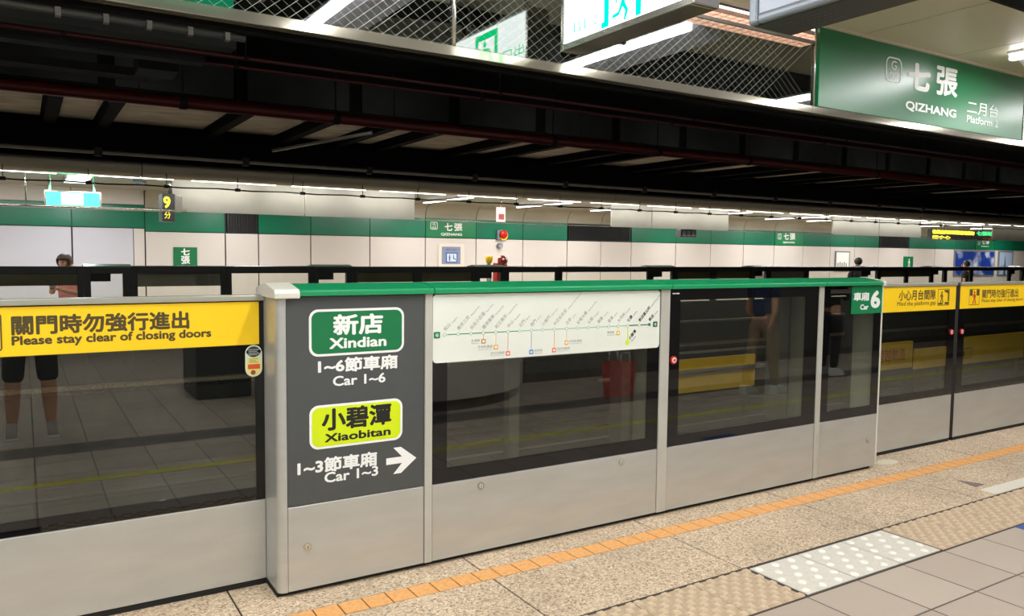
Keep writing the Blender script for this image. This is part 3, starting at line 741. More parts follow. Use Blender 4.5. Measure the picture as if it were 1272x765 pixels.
text_fit('lettering', '關門時勿強行進出', -.050, .655, 1.302, 1.387, yy, brownink, lw, bold=.022)
text_fit('lettering', 'Please stay clear of closing doors', -.050, .752, 1.248, 1.300, yy, brownink, lw, bold=.022)
def outline(name, x0, x1, z0, z1, r, th, y, m, par):
    P1 = rrect(x0, x1, z0, z1, r); P2 = rrect(x0+th, x1-th, z0+th, z1-th, max(r-th, .001)); n = len(P1)
    o = MB(); o.v = [(a, y, b) for a, b in P1]+[(a, y, b) for a, b in P2]
    for i in range(n): o.face([i, (i+1) % n, n+(i+1) % n, n+i])
    return o.build(name, m, par)
outline('icon_frame', -.27, -.083, 1.237, 1.398, .015, .006, yy, brownink, lw)
op = plate('oval_sticker', rrect(.908, .989, 1.054, 1.210, .040), .2203, .0008, mat('sticker_rim', (214, 226, 206), .4), LD)
plate('sticker_head', rrect(.914, .983, 1.150, 1.204, .034), .2194, .0005, mat('sticker_dark', (52, 58, 56), .5), op)
plate('sticker_body', rrect(.914, .983, 1.060, 1.150, .034), .2194, .0005, mat('sticker_yellow', (236, 226, 130), .5), op)
plate('sticker_patch', rrect(.920, .978, 1.092, 1.116, .004), .2188, .0005, mat('sticker_orange', (226, 92, 44), .5), op)
plate('sticker_dot', circ(.945, 1.075, .012, 14), .2188, .0004, mat('sticker_brown', (150, 84, 54), .5), op)
text_fit('sticker_text', 'WARNING', .922, .976, 1.172, 1.184, .2188, white, op, bold=.01) if False else None
for k in range(4): bx(.924, .974-.008*(k % 2), .2186, .2188, 1.185-.008*k, 1.188-.008*k).build('sticker_line', mat('sticker_grey', (190, 200, 190), .5), op)
for k in range(3): bx(.926, .970-.01*(k % 2), .2186, .2188, 1.140-.008*k, 1.143-.008*k).build('sticker_line', mat('sticker_olive', (150, 140, 70), .5), op)

def walker(par, x, z, s, y, m, fall=False):
    q = MB()
    def pp(pts): q.poly([(x+a*s, y, z+b*s) for a, b in pts])
    pp(circ(.5, .86, .10, 14)); pp([(.42, .74), (.60, .74), (.60, .42), (.42, .42)])
    pp([(.42, .74), (.34, .48), (.24, .50), (.34, .74)]); pp([(.60, .74), (.72, .50), (.64, .46), (.56, .66)])
    pp([(.42, .44), (.52, .44), (.40, .02), (.26, .02)]); pp([(.50, .44), (.61, .44), (.76, .06), (.64, .02)])
    return q.build('pictogram', m, par)
R1 = thing('sliding_gate_door', 'sliding gate door with yellow mind the platform gap warning', 'platform gate door', (6.6, .24, 0), 'sliding gate doors')
leaf(R1, 5.732, 7.170, 5.80, 7.06)
rw = bx(5.76, 7.163, .2178, .2195, 1.2135, 1.4255).build('warning_sign', yellow, R1)
text_fit('lettering', '小心月台間隙', 6.286, 6.838, 1.308, 1.398, yy, brownink, rw, bold=.016)
text_fit('lettering', 'Mind the platform gap', 6.268, 6.845, 1.252, 1.300, yy, brownink, rw, bold=.006)
outline('icon_frame', 6.872, 7.055, 1.252, 1.400, .006, .006, yy, brownink, rw)
walker(rw, 6.880, 1.272, .11, yy, brownink)
q = MB(); q.poly([(a, yy, b) for a, b in ((6.975, 1.390), (7.048, 1.390), (7.048, 1.290), (7.030, 1.290), (7.030, 1.360), (6.975, 1.375))]); q.poly([(a, yy, b) for a, b in ((6.880, 1.262), (6.955, 1.262), (6.955, 1.276), (6.880, 1.276))]); q.poly([(a, yy, b) for a, b in ((6.985, 1.262), (7.048, 1.262), (7.048, 1.282), (6.985, 1.282))])
q.build('pictogram', brownink, rw)
button(R1, 7.112, 1.007, .2195)
bx(7.172, 7.2, .222, .262, .03, 1.45).build('edge_seal', rubber, R1)
R2 = thing('sliding_gate_door', 'rightmost sliding gate door with yellow closing doors warning, at the photo edge', 'platform gate door', (8.0, .24, 0), 'sliding gate doors')
leaf(R2, 7.228, 8.75, 7.335, 8.66)
bx(7.201, 7.226, .222, .262, .03, 1.45).build('edge_seal', rubber, R2)
rw = bx(7.235, 8.72, .2178, .2195, 1.2135, 1.4275).build('warning_sign', yellow, R2)
outline('icon_frame', 7.385, 7.562, 1.244, 1.392, .006, .005, yy, brownink, rw)
q = MB(); q.box(7.395, 7.44, yy-.0004, yy, 1.33, 1.385); q.box(7.508, 7.553, yy-.0004, yy, 1.33, 1.385); q.build('pictogram', brownink, rw)
walker(rw, 7.408, 1.25, .128, yy-.0008, mat('icon_red', (196, 52, 24), .5))
text_fit('lettering', '關門時勿強行進出', 7.606, 8.268, 1.302, 1.385, yy, brownink, rw, bold=.012)
text_fit('lettering', 'Please stay clear of closing doors', 7.606, 8.36, 1.256, 1.296, yy, brownink, rw, bold=.004)
button(R2, 7.285, 1.005, .2195)
# floor markings
tag(MB().ext([(5.95, -.512), (6.03, -.690), (5.89, -.691)], (0, 0, .0006), (1, 0, 0), (0, 1, 0), (0, 0, .0006)).build('floor_marking', mat('grey_mark', (112, 98, 96), .6)), 'grey triangle mark on the granite floor', 'floor marking')
fm = thing('floor_marking', 'white floor sticker with purple print beside the tactile tiles', 'floor marking', (6.1, -.8, 0))
bx(5.845, 7.2, -.858, -.742, .0004, .0012).build('sticker', tactwhite, fm)
for k, (a, b) in enumerate(((6.44, 6.52), (6.55, 6.6), (6.62, 6.72))): bx(a, b, -.82+.01*k, -.77+.01*k, .0012, .0018).build('print', purple, fm)
tag(MB().ext(circ(0, 0, .12, 20), (5.97, .06, .0006), (1, 0, 0), (0, .55, 0), (0, 0, .0006)).build('floor_marking', mat('pale_mark', (206, 196, 174), .5)), 'pale oval mark on the granite by the Car 6 section', 'floor marking')
tag(bx(5.22, 5.62, -1.42, -1.285, .0004, .0012).build('floor_marking', blueink), 'blue floor sticker at the right edge of the photo', 'floor marking')

# ---------------------------------------------------------------- boards between the tracks
for i, (a, b, z0, z1, txt, l) in enumerate(((6.80, 8.33, -.06, .365, '', 'yellow board between the tracks seen through the widest glass section'),
        (10.62, 11.98, -.06, .36, '請勿跨越軌道', 'yellow do not cross the tracks board seen through the mind the gap door'),
        (12.05, 12.95, -.10, .22, '', 'low yellow board between the tracks right of the red lettered board'),
        (13.22, 15.48, -.11, .35, '', 'long yellow board between the tracks behind the rightmost door'))):
    t = thing('trackside_board', l, 'warning board', ((a+b)/2, 3.5, -1.1), 'yellow boards between the tracks')
    bd = bx(a, b, 3.49, 3.52, z0, z1).build('board', yellowdull, t)
    for xx in (a+.1, b-.1): bx(xx-.03, xx+.03, 3.52, 3.57, -1.1, z1).build('leg', psdblack, t)
    if txt: text_fit('lettering', txt, 10.68, 11.78, .06, .27, 3.488, mat('icon_red', (196, 52, 24), .5), bd, bold=.0)
    if i == 3:
        outline('icon_frame', 13.26, 13.72, -.02, .16, .01, .012, 3.488, brownink, bd); walker(bd, 13.4, 0, .14, 3.487, brownink)
fr = MB(); fr.tube((5.6, 3.40, .22), (9.4, 3.40, .22), .025, 10)
fro = tag(fr.build('guard_rail', dullpipe), 'grey guard rail in front of the yellow board between the tracks', 'rail')
for xx in (6.85, 8.2): MB().tube((xx, 3.40, .22), (xx, 3.49, .22), .015, 8).build('bracket', dullpipe, fro)

# ---------------------------------------------------------------- far platform : structure
ff = MB(); ff.box(-14, 40, 7.15, 11.6, -.1, 0); struct(ff.build('floor_far', granite))
WJ = [-3.6, -2.4, -.55, .71, 1.83, 3.18, 3.78, 4.78, 6.0, 7.24, 8.47, 9.69, 10.93, 11.94, 12.9, 14.4, 15.66, 16.93, 18.18, 19.44, 20.7, 21.88, 23.11, 24.77, 26.27, 27.5, 28.79, 29.98, 31.35, 32.6, 34, 36, 38]
wl = MB(); YW = 11.45
for a, b in zip(WJ, WJ[1:]):
    lav = b <= 1.9
    wl.mi = 1 if lav else 0
    if b == 1.83:
        wl.box(a+.012, 1.64, YW, YW+.05, .0, 2.035); wl.mi = 0; wl.box(1.65, b-.012, YW-.01, YW+.05, 0, 2.035)
    else: wl.box(a+.012, b-.012, YW, YW+.05, 0, 1.985 if not lav else 2.035)
    niche = (a, b) in ((3.18, 3.78), (10.93, 11.94), (11.94, 12.9), (23.11, 24.77))
    wl.mi = 2
    if not niche: wl.box(a+.006, b-.006, YW-.004, YW+.05, 2.0 if not lav else 2.05, 2.40 if not lav else 2.44)
    wl.mi = 0
    if lav: wl.box(a+.006, b-.006, YW+.01, YW+.05, 2.45, 2.8)
    else:
        R = .30; zc = 2.40
        pr = [(YW-R+R*math.cos(t), zc+R*math.sin(t)) for t in [i*PI/2/8 for i in range(9)]]
        pr = [(YW, 2.40)]+pr[1:]+[(YW-R, zc+R+.03), (YW+.05, zc+R+.03), (YW+.05, 2.40)]
        wl.mi = 4; wl.prism(pr, a+.008, b-.008)
wl.mi = 3; wl.box(-14, 40, YW+.05, YW+.12, 0, 2.9)
struct(wl.build('wall_back', [wallcream, walllavlit, bandgreen, rubber, covem]), 'far platform wall of cream panels with a green band')
tt = MB(); tt.box(14.42, 16.9, YW-.02, YW, 1.30, 1.315)
fc = MB(); fc.box(-14, 40, 7.5, 11.6, 2.70, 2.75)
struct(fc.build('ceiling_far', covem), 'beige far platform ceiling')
# lower steel fascias with openings between
FS = [(1.80, 3.66), (3.68, 5.49), (9.63, 10.64), (10.66, 12.81), (16.32, 18.13), (18.15, 19.95), (23.5, 25.5), (25.52, 27.5), (33, 36)]
for i, (a, b) in enumerate(FS):
    o = bx(a, b, 8.2, 8.23, 2.21, 2.70).build('trim_%d' % (11+i), fasciam); struct(o, 'steel fascia panel under the far ceiling')
for i, (a, b) in enumerate(((5.49, 9.63), (12.81, 16.32), (19.95, 23.5), (-6, 1.8))):
    struct(bx(a, b, 8.19, 8.24, 2.205 if i < 3 else 2.20, 2.222 if i < 3 else 2.235).build('trim_%d' % (30+i), steel))
for i, xx in enumerate((-3.0, 3.3, 6.86, 9.05, 11.05, 14.1, 16.9, 18.6, 21.5, 24.0, 27, 30)):
    t = thing('ceiling_light', 'bare linear fitting set across the far platform ceiling, %s from the left' % ORD[i], 'light', (xx, 9.7, 2.69), 'linear fittings over the far platform')
    bx(xx-.06, xx+.06, 8.7, 10.7, 2.67, 2.70).build('lamp_housing', housing, t)
    bx(xx-.03, xx+.03, 8.72, 10.68, 2.655, 2.67).build('tube', tubem, t)
    l = lamp('far_light_tube', (xx, 9.7, 2.65), (.08, 1.96), FAR_LAMP_W, (1, .985, .955))
for i, (a, b, l) in enumerate(((3.22, 3.76, 'dark slatted vent grille in the green band above the vertical Qizhang sign wall'), (10.97, 12.86, 'long dark slatted vent grille in the green band right of the alarm bell'), (23.15, 24.73, 'dark slatted vent grille in the green band left of the LED display'))):
    t = thing('vent_grille', l, 'vent', ((a+b)/2, YW, 2.0), 'vent grilles in the green band')
    bx(a, b, YW+.02, YW+.05, 2.0, 2.40).build('backing', rubber, t)
    q = MB(); k = a
    while k < b: q.box(k, k+.012, YW-.005, YW+.02, 2.01, 2.39); k += .05
    q.build('slats', psdblack, t); ring_frame(MB(), a, b, 2.0, 2.4, a+.02, b-.02, 2.015, 2.385, YW-.01, YW).build('frame', psdblack, t)

# ---------------------------------------------------------------- far screen doors seen from the track side
def far_unit(x0, x1, kind, label):
    t = thing('far_gate_panel', label, 'platform gate', ((x0+x1)/2, 7.3, 0), 'black framed gates of the far platform')
    zt = 1.458; x1 -= .002
    f = MB(); px_ = .07 if kind != 'end' else .075
    ring_frame(f, x0, x1, .44, zt, x0+px_, x1-px_, .80, 1.365, 7.27, 7.31)
    f.build('frame', psdblack, t, bevel=.004)
    bx(x0+px_, x1-px_, 7.285, 7.292, .78, 1.37).build('glass_pane', farglass, t)
    bx(x0, x1, 7.275, 7.32, .43, .78).build('lower_panel', psdgrey, t)
    bx(x0, x1, 7.265, 7.30, .385, .425).build('light_strip', dullpipe, t)
    bx(x0, x1, 7.28, 7.32, .0, .385).build('kick_panel', psdblack, t)
    if kind == 'door' : bx(x0+px_, x1-px_, 7.294, 7.297, 1.225, 1.365).build('sign_backing', olive, t)
    if kind == 'map': bx(x0+px_, x1-px_, 7.294, 7.297, 1.20, 1.365).build('sign_backing', mat('map_backing', (128, 124, 108), .5, noise=.1, scale=40), t)
    if kind == 'end':
        bx(x0+px_, x0+px_+.22, 7.285, 7.30, 1.27, 1.365).build('sign_backing', psdblack, t)
        MB().prism([(7.26, 1.44), (7.26, 1.46), (7.40, 1.485), (7.58, 1.463), (7.58, 1.44)], x0, x1).build('canopy', mat('dark_canopy', (60, 92, 80), .3), t)
        bx(x1-.10, x1-.01, 7.25, 7.31, .44, 1.44).build('inner_post', psdblack, t)
    elif kind == 'fixed' or kind == 'map':
        MB().prism([(7.26, 1.44), (7.26, 1.458), (7.40, 1.465), (7.58, 1.456), (7.58, 1.44)], x0, x1).build('canopy', psdblack, t)
    return t
UN = [(-.62, .60, 'door', 'far gate door in front of the person in pink, at the left photo edge'),
      (.63, 1.12, 'end', 'narrow far gate end section under the green lit exit box'),
      (1.16, 2.29, 'map', 'far gate section with hatched backing, below the vertical Qizhang sign'),
      (2.31, 3.44, 'fixed', 'clear far gate section just left of the white end cap of the near cabinet'),
      (3.50, 4.06, 'end', 'narrow far gate end section just above the Xindian badge'),
      (4.08, 5.08, 'door', 'far gate door with olive backing left of the canopy seam'),
      (5.12, 6.12, 'door', 'far gate door with olive backing below the blue lift sign'),
      (6.14, 6.66, 'end', 'narrow far gate end section below the alarm bell'),
      (6.69, 7.74, 'fixed', 'clear far gate section right of the alarm bell'),
      (7.76, 9.78, 'fixed', 'wide clear far gate section above the middle of the route map'),
      (9.82, 10.40, 'end', 'narrow far gate end section above the right corner of the route map'),
      (10.44, 11.42, 'door', 'far gate door with olive backing below the grey hanging camera box'),
      (11.46, 12.52, 'door', 'far gate door with olive backing right of the hanging camera box'),
      (12.56, 13.0, 'end', 'narrow far gate end section left of the wall shelf'),
      (13.04, 14.2, 'map', 'far gate section with hatched backing below the wall shelf'),
      (14.24, 16.1, 'fixed', 'wide clear far gate section above the canopy seam at the Car 6 section'),
      (16.2, 16.75, 'end', 'narrow far gate end section just left of the black haired head'),
      (16.8, 17.85, 'door', 'far gate door with olive backing behind the white corner of the Car 6 section'),
      (17.9, 18.9, 'door', 'far gate door above the mind the gap warning'),
      (18.95, 19.5, 'end', 'narrow far gate end section below the small green exit sign'),
      (19.55, 20.7, 'fixed', 'far gate section right of the small green exit sign'),
      (20.75, 22.6, 'fixed', 'far gate section in front of the blue poster'),
      (22.65, 23.3, 'end', 'narrow far gate end section right of the head by the blue poster'),
      (23.35, 24.5, 'door', 'far gate door in front of the tower poster'),
      (24.6, 25.8, 'door', 'far gate door at the right photo edge')]
for i, a in enumerate(UN):
    b = list(a)
    if i+1 < len(UN): b[1] = UN[i+1][0]
    far_unit(*b)

# ---------------------------------------------------------------- things on the far platform
yw = YW-.012
vs = thing('station_sign', 'small green vertical Qizhang sign on the cream far wall', 'sign', (2.48, YW, 1.33))
bx(2.285, 2.683, YW-.02, YW-.005, 1.30, 1.722).build('sign_board', signgreen, vs)
yt = YW-.022
text_fit('lettering', '七', 2.41, 2.56, 1.575, 1.70, yt, white, vs, bold=.03); text_fit('lettering', '張', 2.41, 2.56, 1.42, 1.565, yt, white, vs, bold=.02)
text_fit('lettering', 'QIZHANG', 2.32, 2.65, 1.335, 1.395, yt, white, vs, bold=.02)
for i, (a, b, zh, en, gg, l) in enumerate(((7.25, 8.46, (7.69, 8.12, 2.145, 2.31), (7.60, 8.11, 2.035, 2.10), (7.35, 7.52), 'green Qizhang name panel in the far wall band above the blue lift sign'),
        (18.2, 19.42, (18.56, 19.06, 2.16, 2.35), (18.53, 19.04, 2.05, 2.105), (18.3, 18.46), 'green Qizhang name panel in the far wall band above the wall shelf'),
        (28.8, 29.97, (29.17, 29.68, 2.2, 2.37), (29.15, 29.66, 2.09, 2.14), (28.93, 29.07), 'green Qizhang name panel in the far wall band above the blue poster'))):
    t = thing('station_sign', l, 'sign', ((a+b)/2, YW, 2.0), 'name panels in the green band')
    bx(a, b, YW-.016, YW-.004, 2.002, 2.40).build('sign_board', bandsign, t)
    text_fit('lettering', '七', zh[0], zh[0]+(zh[1]-zh[0])*.44, zh[2], zh[3], YW-.018, white, t, bold=.02); text_fit('lettering', '張', zh[1]-(zh[1]-zh[0])*.47, zh[1], zh[2], zh[3], YW-.018, white, t, bold=.02); text_fit('lettering', 'QIZHANG', *en, YW-.018, white, t, bold=.02)
    outline('number_outline', gg[0], gg[1], 2.165, 2.325, .03, .014, YW-.018, white, t)
    text_fit('station_number', 'G', gg[0]+.05, gg[1]-.05, 2.25, 2.30, YW-.018, white, t, bold=.01); text_fit('station_number', '03', gg[0]+.035, gg[1]-.035, 2.185, 2.23, YW-.018, white, t, bold=.01)
ls = thing('lift_sign', 'blue and white lift and toilet sign framed on the far wall', 'sign', (7.85, YW, 1.35))
bx(7.54, 8.17, YW-.03, YW-.005, 1.335, 1.868).build('frame', mat('frame_cream', (228, 218, 206), .4), ls, bevel=.01)
bx(7.617, 8.067, YW-.034, YW-.03, 1.432, 1.805).build('panel', mat('panel_blue', (132, 142, 170), .45), ls)
bx(7.713, 7.99, YW-.037, YW-.034, 1.465, 1.677).build('symbol_rim', blueink, ls); bx(7.735, 7.968, YW-.039, YW-.037, 1.485, 1.657).build('symbol_field', mat('symbol_white', (206, 224, 240), .4), ls)
q = MB(); ys_ = YW-.0405
q.poly([(a, ys_, b) for a, b in circ(7.80, 1.64-.02, .014, 10)]); q.poly([(a, ys_, b) for a, b in ((7.782, 1.60), (7.818, 1.60), (7.812, 1.50), (7.788, 1.50))])
q.poly([(a, ys_, b) for a, b in circ(7.895, 1.62, .012, 10)]); q.poly([(a, ys_, b) for a, b in ((7.885, 1.605), (7.905, 1.605), (7.91, 1.555), (7.945, 1.555), (7.955, 1.51), (7.94, 1.51), (7.93, 1.54), (7.888, 1.54))])
q.build('pictogram', blueink, ls)
text_fit('lettering', '廁所 Toilet', 7.72, 7.97, 1.72, 1.765, YW-.036, blueink, ls, bold=0)
ab = thing('alarm_bell', 'red alarm bell with yellow rim on the far wall band', 'alarm bell', (9.12, 11.4, 2.08))
MB().tube((9.13, 11.44, 2.085), (9.13, 11.37, 2.085), .115, 24).build('bell_rim', yellow, ab); MB().ball((9.13, 11.37, 2.10), .10, 16, 10, sy=.5).build('bell', redp, ab)
bx(8.97, 9.06, 11.37, 11.44, 1.98, 2.19).build('bell_box', framegrey, ab)
el = thing('emergency_light', 'small grey emergency light below the alarm bell', 'light', (9.05, 11.4, 1.85))
MB().tube((9.05, 11.44, 1.85), (9.05, 11.36, 1.85), .06, 16).build('lamp_body', framegrey, el); MB().ball((9.05, 11.35, 1.83), .04, 12, 8).build('lamp_lens', ledw, el)
ey = thing('emergency_phone', 'yellow emergency call post top beside the red hydrant lamp', 'call post', (7.08, 8.5, 0))
MB().tube((7.09, 8.5, 0), (7.09, 8.5, 1.52), .045, 12).build('post', framegrey, ey); MB().tube((7.09, 8.5, 1.5), (7.09, 8.5, 1.62), .05, 14, r2=.078).build('call_head', yellow, ey)
hl = thing('fire_hydrant_box', 'red fire hydrant post with round lamp below the alarm bell', 'fire hydrant', (7.32, 8.5, 0))
bx(7.22, 7.43, 8.42, 8.6, 0, 1.50).build('cabinet', redp, hl, bevel=.02); MB().ball((7.325, 8.42, 1.545), .095, 16, 12).build('lamp', mat('hydrant_red', (140, 34, 30), .15, coat=.6), hl)
for xx in (7.29, 7.36): MB().ball((xx, 8.335, 1.575), .018, 8, 6).build('lamp_bulb', ledw, hl)
hs_ = thing('hanging_sign', 'small lit white and red sign hanging above the alarm bell', 'sign', (7.33, 8.5, 2.38))
bx(7.24, 7.41, 8.48, 8.52, 2.24, 2.50).build('light_box', redwhite, hs_); bx(7.27, 7.38, 8.476, 8.48, 2.28, 2.38).build('print', mat('print_pink', (230, 120, 104), .5), hs_); MB().tube((7.325, 8.5, 2.5), (7.325, 8.5, 2.7), .01, 8).build('hanger', steel, hs_)
cb_ = thing('camera_box', 'grey box with small panels hanging under the far fascia, right of the long vent grille', 'camera', (11.87, 8.5, 2.2))
bx(11.66, 12.1, 8.42, 8.58, 2.05, 2.22).build('casing', darkgrey, cb_, bevel=.01)
for k in range(3): bx(11.70+.13*k, 11.79+.13*k, 8.41, 8.42, 2.08, 2.19).build('panel', framegrey, cb_)
MB().tube((11.88, 8.5, 2.22), (11.88, 8.5, 2.7), .02, 8).build('hanger', steel, cb_)
po_ = thing('notice_frame', 'white framed notice on the far wall left of the black haired head', 'notice', (21.27, YW, 1.3))
bx(20.92, 21.62, YW-.03, YW-.005, 1.25, 1.86).build('frame', framegrey, po_); bx(20.97, 21.57, YW-.035, YW-.03, 1.30, 1.82).build('sheet', white, po_)
q = MB()
for k in range(5): q.box(21.02+.1*k, 21.08+.1*k, YW-.037, YW-.035, 1.38, 1.5+.03*(k % 2))
q.build('print', greyink, po_)
eg = thing('exit_sign', 'small green exit sign on the far wall left of the blue poster', 'sign', (24.72, YW, 1.36))
bx(24.47, 24.98, YW-.03, YW-.005, 1.30, 1.72).build('sign_board', bandsign, eg)
walker(eg, 24.6, 1.36, .3, YW-.032, white)
bp = thing('poster', 'wide blue poster with white clouds on the far wall', 'poster', (28.77, YW, 1.2))
cm = bpy.data.materials.new('cloud_print'); cm.use_nodes = True; nt = cm.node_tree; bb = nt.nodes['Principled BSDF']; bb.inputs['Roughness'].default_value = .3
gg = nt.nodes.new('ShaderNodeNewGeometry'); ns = nt.nodes.new('ShaderNodeTexNoise'); ns.inputs['Scale'].default_value = 1.6; ns.inputs['Detail'].default_value = 6
rr = nt.nodes.new('ShaderNodeValToRGB'); rr.color_ramp.elements[0].position = .5; rr.color_ramp.elements[0].color = (*lin((28, 60, 150)), 1); rr.color_ramp.elements[1].position = .66; rr.color_ramp.elements[1].color = (*lin((214, 222, 234)), 1)
nt.links.new(gg.outputs['Position'], ns.inputs['Vector']); nt.links.new(ns.outputs['Fac'], rr.inputs[0]); nt.links.new(rr.outputs[0], bb.inputs['Base Color'])
bx(27.43, 30.1, YW-.03, YW-.005, 1.05, 1.97).build('frame', framegrey, bp); bx(27.5, 30.03, YW-.035, YW-.03, 1.1, 1.92).build('print', cm, bp)
b2 = thing('poster', 'narrow pale poster with a grey tower beside the wide blue poster', 'poster', (30.9, YW, 1.2))
bx(30.35, 31.4, YW-.03, YW-.005, 1.05, 1.97).build('frame', framegrey, b2); bx(30.43, 31.32, YW-.035, YW-.03, 1.1, 1.92).build('print', mat('print_sky', (170, 190, 220), .4), b2)
MB().ext([(30.72, 1.1), (30.86, 1.1), (30.84, 1.6), (30.80, 1.82), (30.78, 1.6)], (0, YW-.037, 0), UX, UZ, (0, -.001, 0)).build('tower_print', mat('tower_grey', (60, 78, 110), .4), b2)
ld = thing('led_display', 'long hanging LED display with yellow and green characters at upper right', 'display', (22.6, 8.5, 2.5))
bx(20.9, 24.3, 8.5, 8.58, 2.19, 2.47).build('casing', darkgrey, ld)
text_fit('lettering', '往新店列車即將進站請勿', 20.98, 23.1, 2.335, 2.455, 8.495, ledy, ld, bold=.05)
text_fit('lettering', '七張站', 23.2, 24.1, 2.335, 2.465, 8.495, ledg, ld, bold=.05)
text_fit('lettering', '請小心', 20.98, 21.9, 2.20, 2.30, 8.495, ledy, ld, bold=.05); text_fit('lettering', '月台', 23.5, 24.1, 2.20, 2.28, 8.495, mat('led_orange', (240, 120, 60), .5), ld, bold=.03)
for xx in (21.6, 23.6): MB().tube((xx, 8.54, 2.47), (xx, 8.54, 2.7), .015, 8).build('hanger', steel, ld)
sh = thing('wall_shelf', 'grey box shelf with small items on the far wall below the second name panel', 'shelf', (17.97, 11.35, 1.3))
bx(17.3, 18.9, 11.2, 11.45, 1.17, 1.27).build('shelf_box', framegrey, sh); bx(17.7, 18.2, 11.19, 11.2, 1.19, 1.25).build('red_label', redp, sh); bx(15.7, 19.4, 11.43, 11.45, 1.285, 1.30).build('rail', psdgrey, sh)
xe = thing('exit_sign', 'bright green lit exit box hanging over the left of the far platform', 'sign', (.6, 8.6, 2.33))
bx(.285, .915, 8.55, 8.65, 2.25, 2.43).build('light_box', exitglow, xe); bx(.46, .72, 8.544, 8.55, 2.265, 2.42).build('bright_panel', exithot, xe)
q = MB(); q.box(.265, .935, 8.53, 8.67, 2.225, 2.25); q.box(.265, .935, 8.53, 8.67, 2.43, 2.45); q.box(.262, .285, 8.53, 8.67, 2.25, 2.43); q.box(.915, .938, 8.53, 8.67, 2.25, 2.43); q.build('frame', steel, xe)
for xx in (.33, .86): MB().tube((xx, 8.6, 2.45), (xx, 8.6, 2.70), .014, 8).build('hanger', steel, xe)
lp = lamp('exit_box_light', (.6, 8.6, 2.46), (.6, .1), 5, (.15, 1, .55)); lp.rotation_euler = (PI, 0, 0)
lp = lamp('exit_box_light', (.6, 8.54, 2.34), (.6, .16), 3, (.15, 1, .55)); lp.rotation_euler = (-PI/2, 0, 0)
sl = thing('ceiling_panel_light', 'square white ceiling light above the green exit box', 'light', (.72, 9.6, 2.69))
bx(.56, .86, 9.0, 10.3, 2.685, 2.70).build('diffuser', emit_mat('panel_glow', (.95, 1, .97), 3.0), sl); ring_frame(MB(), 0, 0, 0, 0, 0, 0, 0, 0, 0, 0)
bx(.53, .56, 8.97, 10.33, 2.675, 2.70).box(.86, .89, 8.97, 10.33, 2.675, 2.70).build('frame', steel, sl)
lamp('panel_and_added_glow', (.72, 9.65, 2.66), (.3, 1.2), 46, (.96, .98, 1)); lamp('panel_and_added_glow', (-2.2, 9.65, 2.66), (.3, 1.2), 40, (.96, .98, 1))  # left lamp has no fitting, added out of view to brighten the lavender wall
sr = MB(); sr.tube((-8, 7.6, 2.19), (1.9, 7.6, 2.19), .012, 8)
sro = tag(sr.build('support_rail', steel), 'thin steel rail in front of the green exit box', 'rail')
MB().tube((.05, 7.6, 2.19), (.05, 7.6, 2.70), .008, 8).build('hanger', steel, sro)
dl = thing('led_display', 'small hanging LED display with yellow characters left of the far steel fascia', 'display', (1.78, 8.0, 2.3))
bx(1.635, 1.80, 8.0, 8.35, 2.06, 2.44).build('casing', darkgrey, dl, bevel=.01); bx(1.80, 1.90, 8.05, 8.3, 2.2, 2.42).build('side_unit', steel, dl)
text_fit('lettering', '9', 1.65, 1.74, 2.24, 2.40, 7.997, ledy, dl, bold=.02); text_fit('lettering', '分', 1.66, 1.74, 2.10, 2.19, 7.997, ledy, dl, bold=.0)
MB().tube((1.76, 8.15, 2.44), (1.76, 8.15, 2.70), .03, 10).build('hanger', steel, dl)
cm2 = MB(); cm2.tube((1.35, 8.6, 2.62), (1.5, 8.55, 2.6), .04, 12); cm2.tube((1.42, 8.6, 2.62), (1.42, 8.6, 2.7), .015, 8)
tag(cm2.build('security_camera', framegrey), 'small security camera under the far ceiling right of the exit box', 'camera')

# ---------------------------------------------------------------- people
def skin_mesh(name, nodes, edges, m, parent, sub=2):
    """nodes: (x,y,z,r or (rx,ry)); first node is the root"""
    me = bpy.data.meshes.new(name); me.from_pydata([n[:3] for n in nodes], edges, [])
    o = bpy.data.objects.new(name, me); C.objects.link(o)
    o.modifiers.new('skin', 'SKIN')
    sv = me.skin_vertices[0].data
    for i, n in enumerate(nodes):
        r = n[3]; sv[i].radius = (r, r) if not isinstance(r, tuple) else r
        sv[i].use_root = (i == 0)
    s = o.modifiers.new('sub', 'SUBSURF'); s.levels = sub; s.render_levels = sub
    bpy.context.view_layer.update(); dg = bpy.context.evaluated_depsgraph_get()
    m2 = bpy.data.meshes.new_from_object(o.evaluated_get(dg)); m2.name = name
    o.modifiers.clear(); o.data = m2; bpy.data.meshes.remove(me)
    m2.materials.clear(); m2.materials.append(m)
    for p in m2.polygons: p.use_smooth = True
    o.parent = parent
    return o
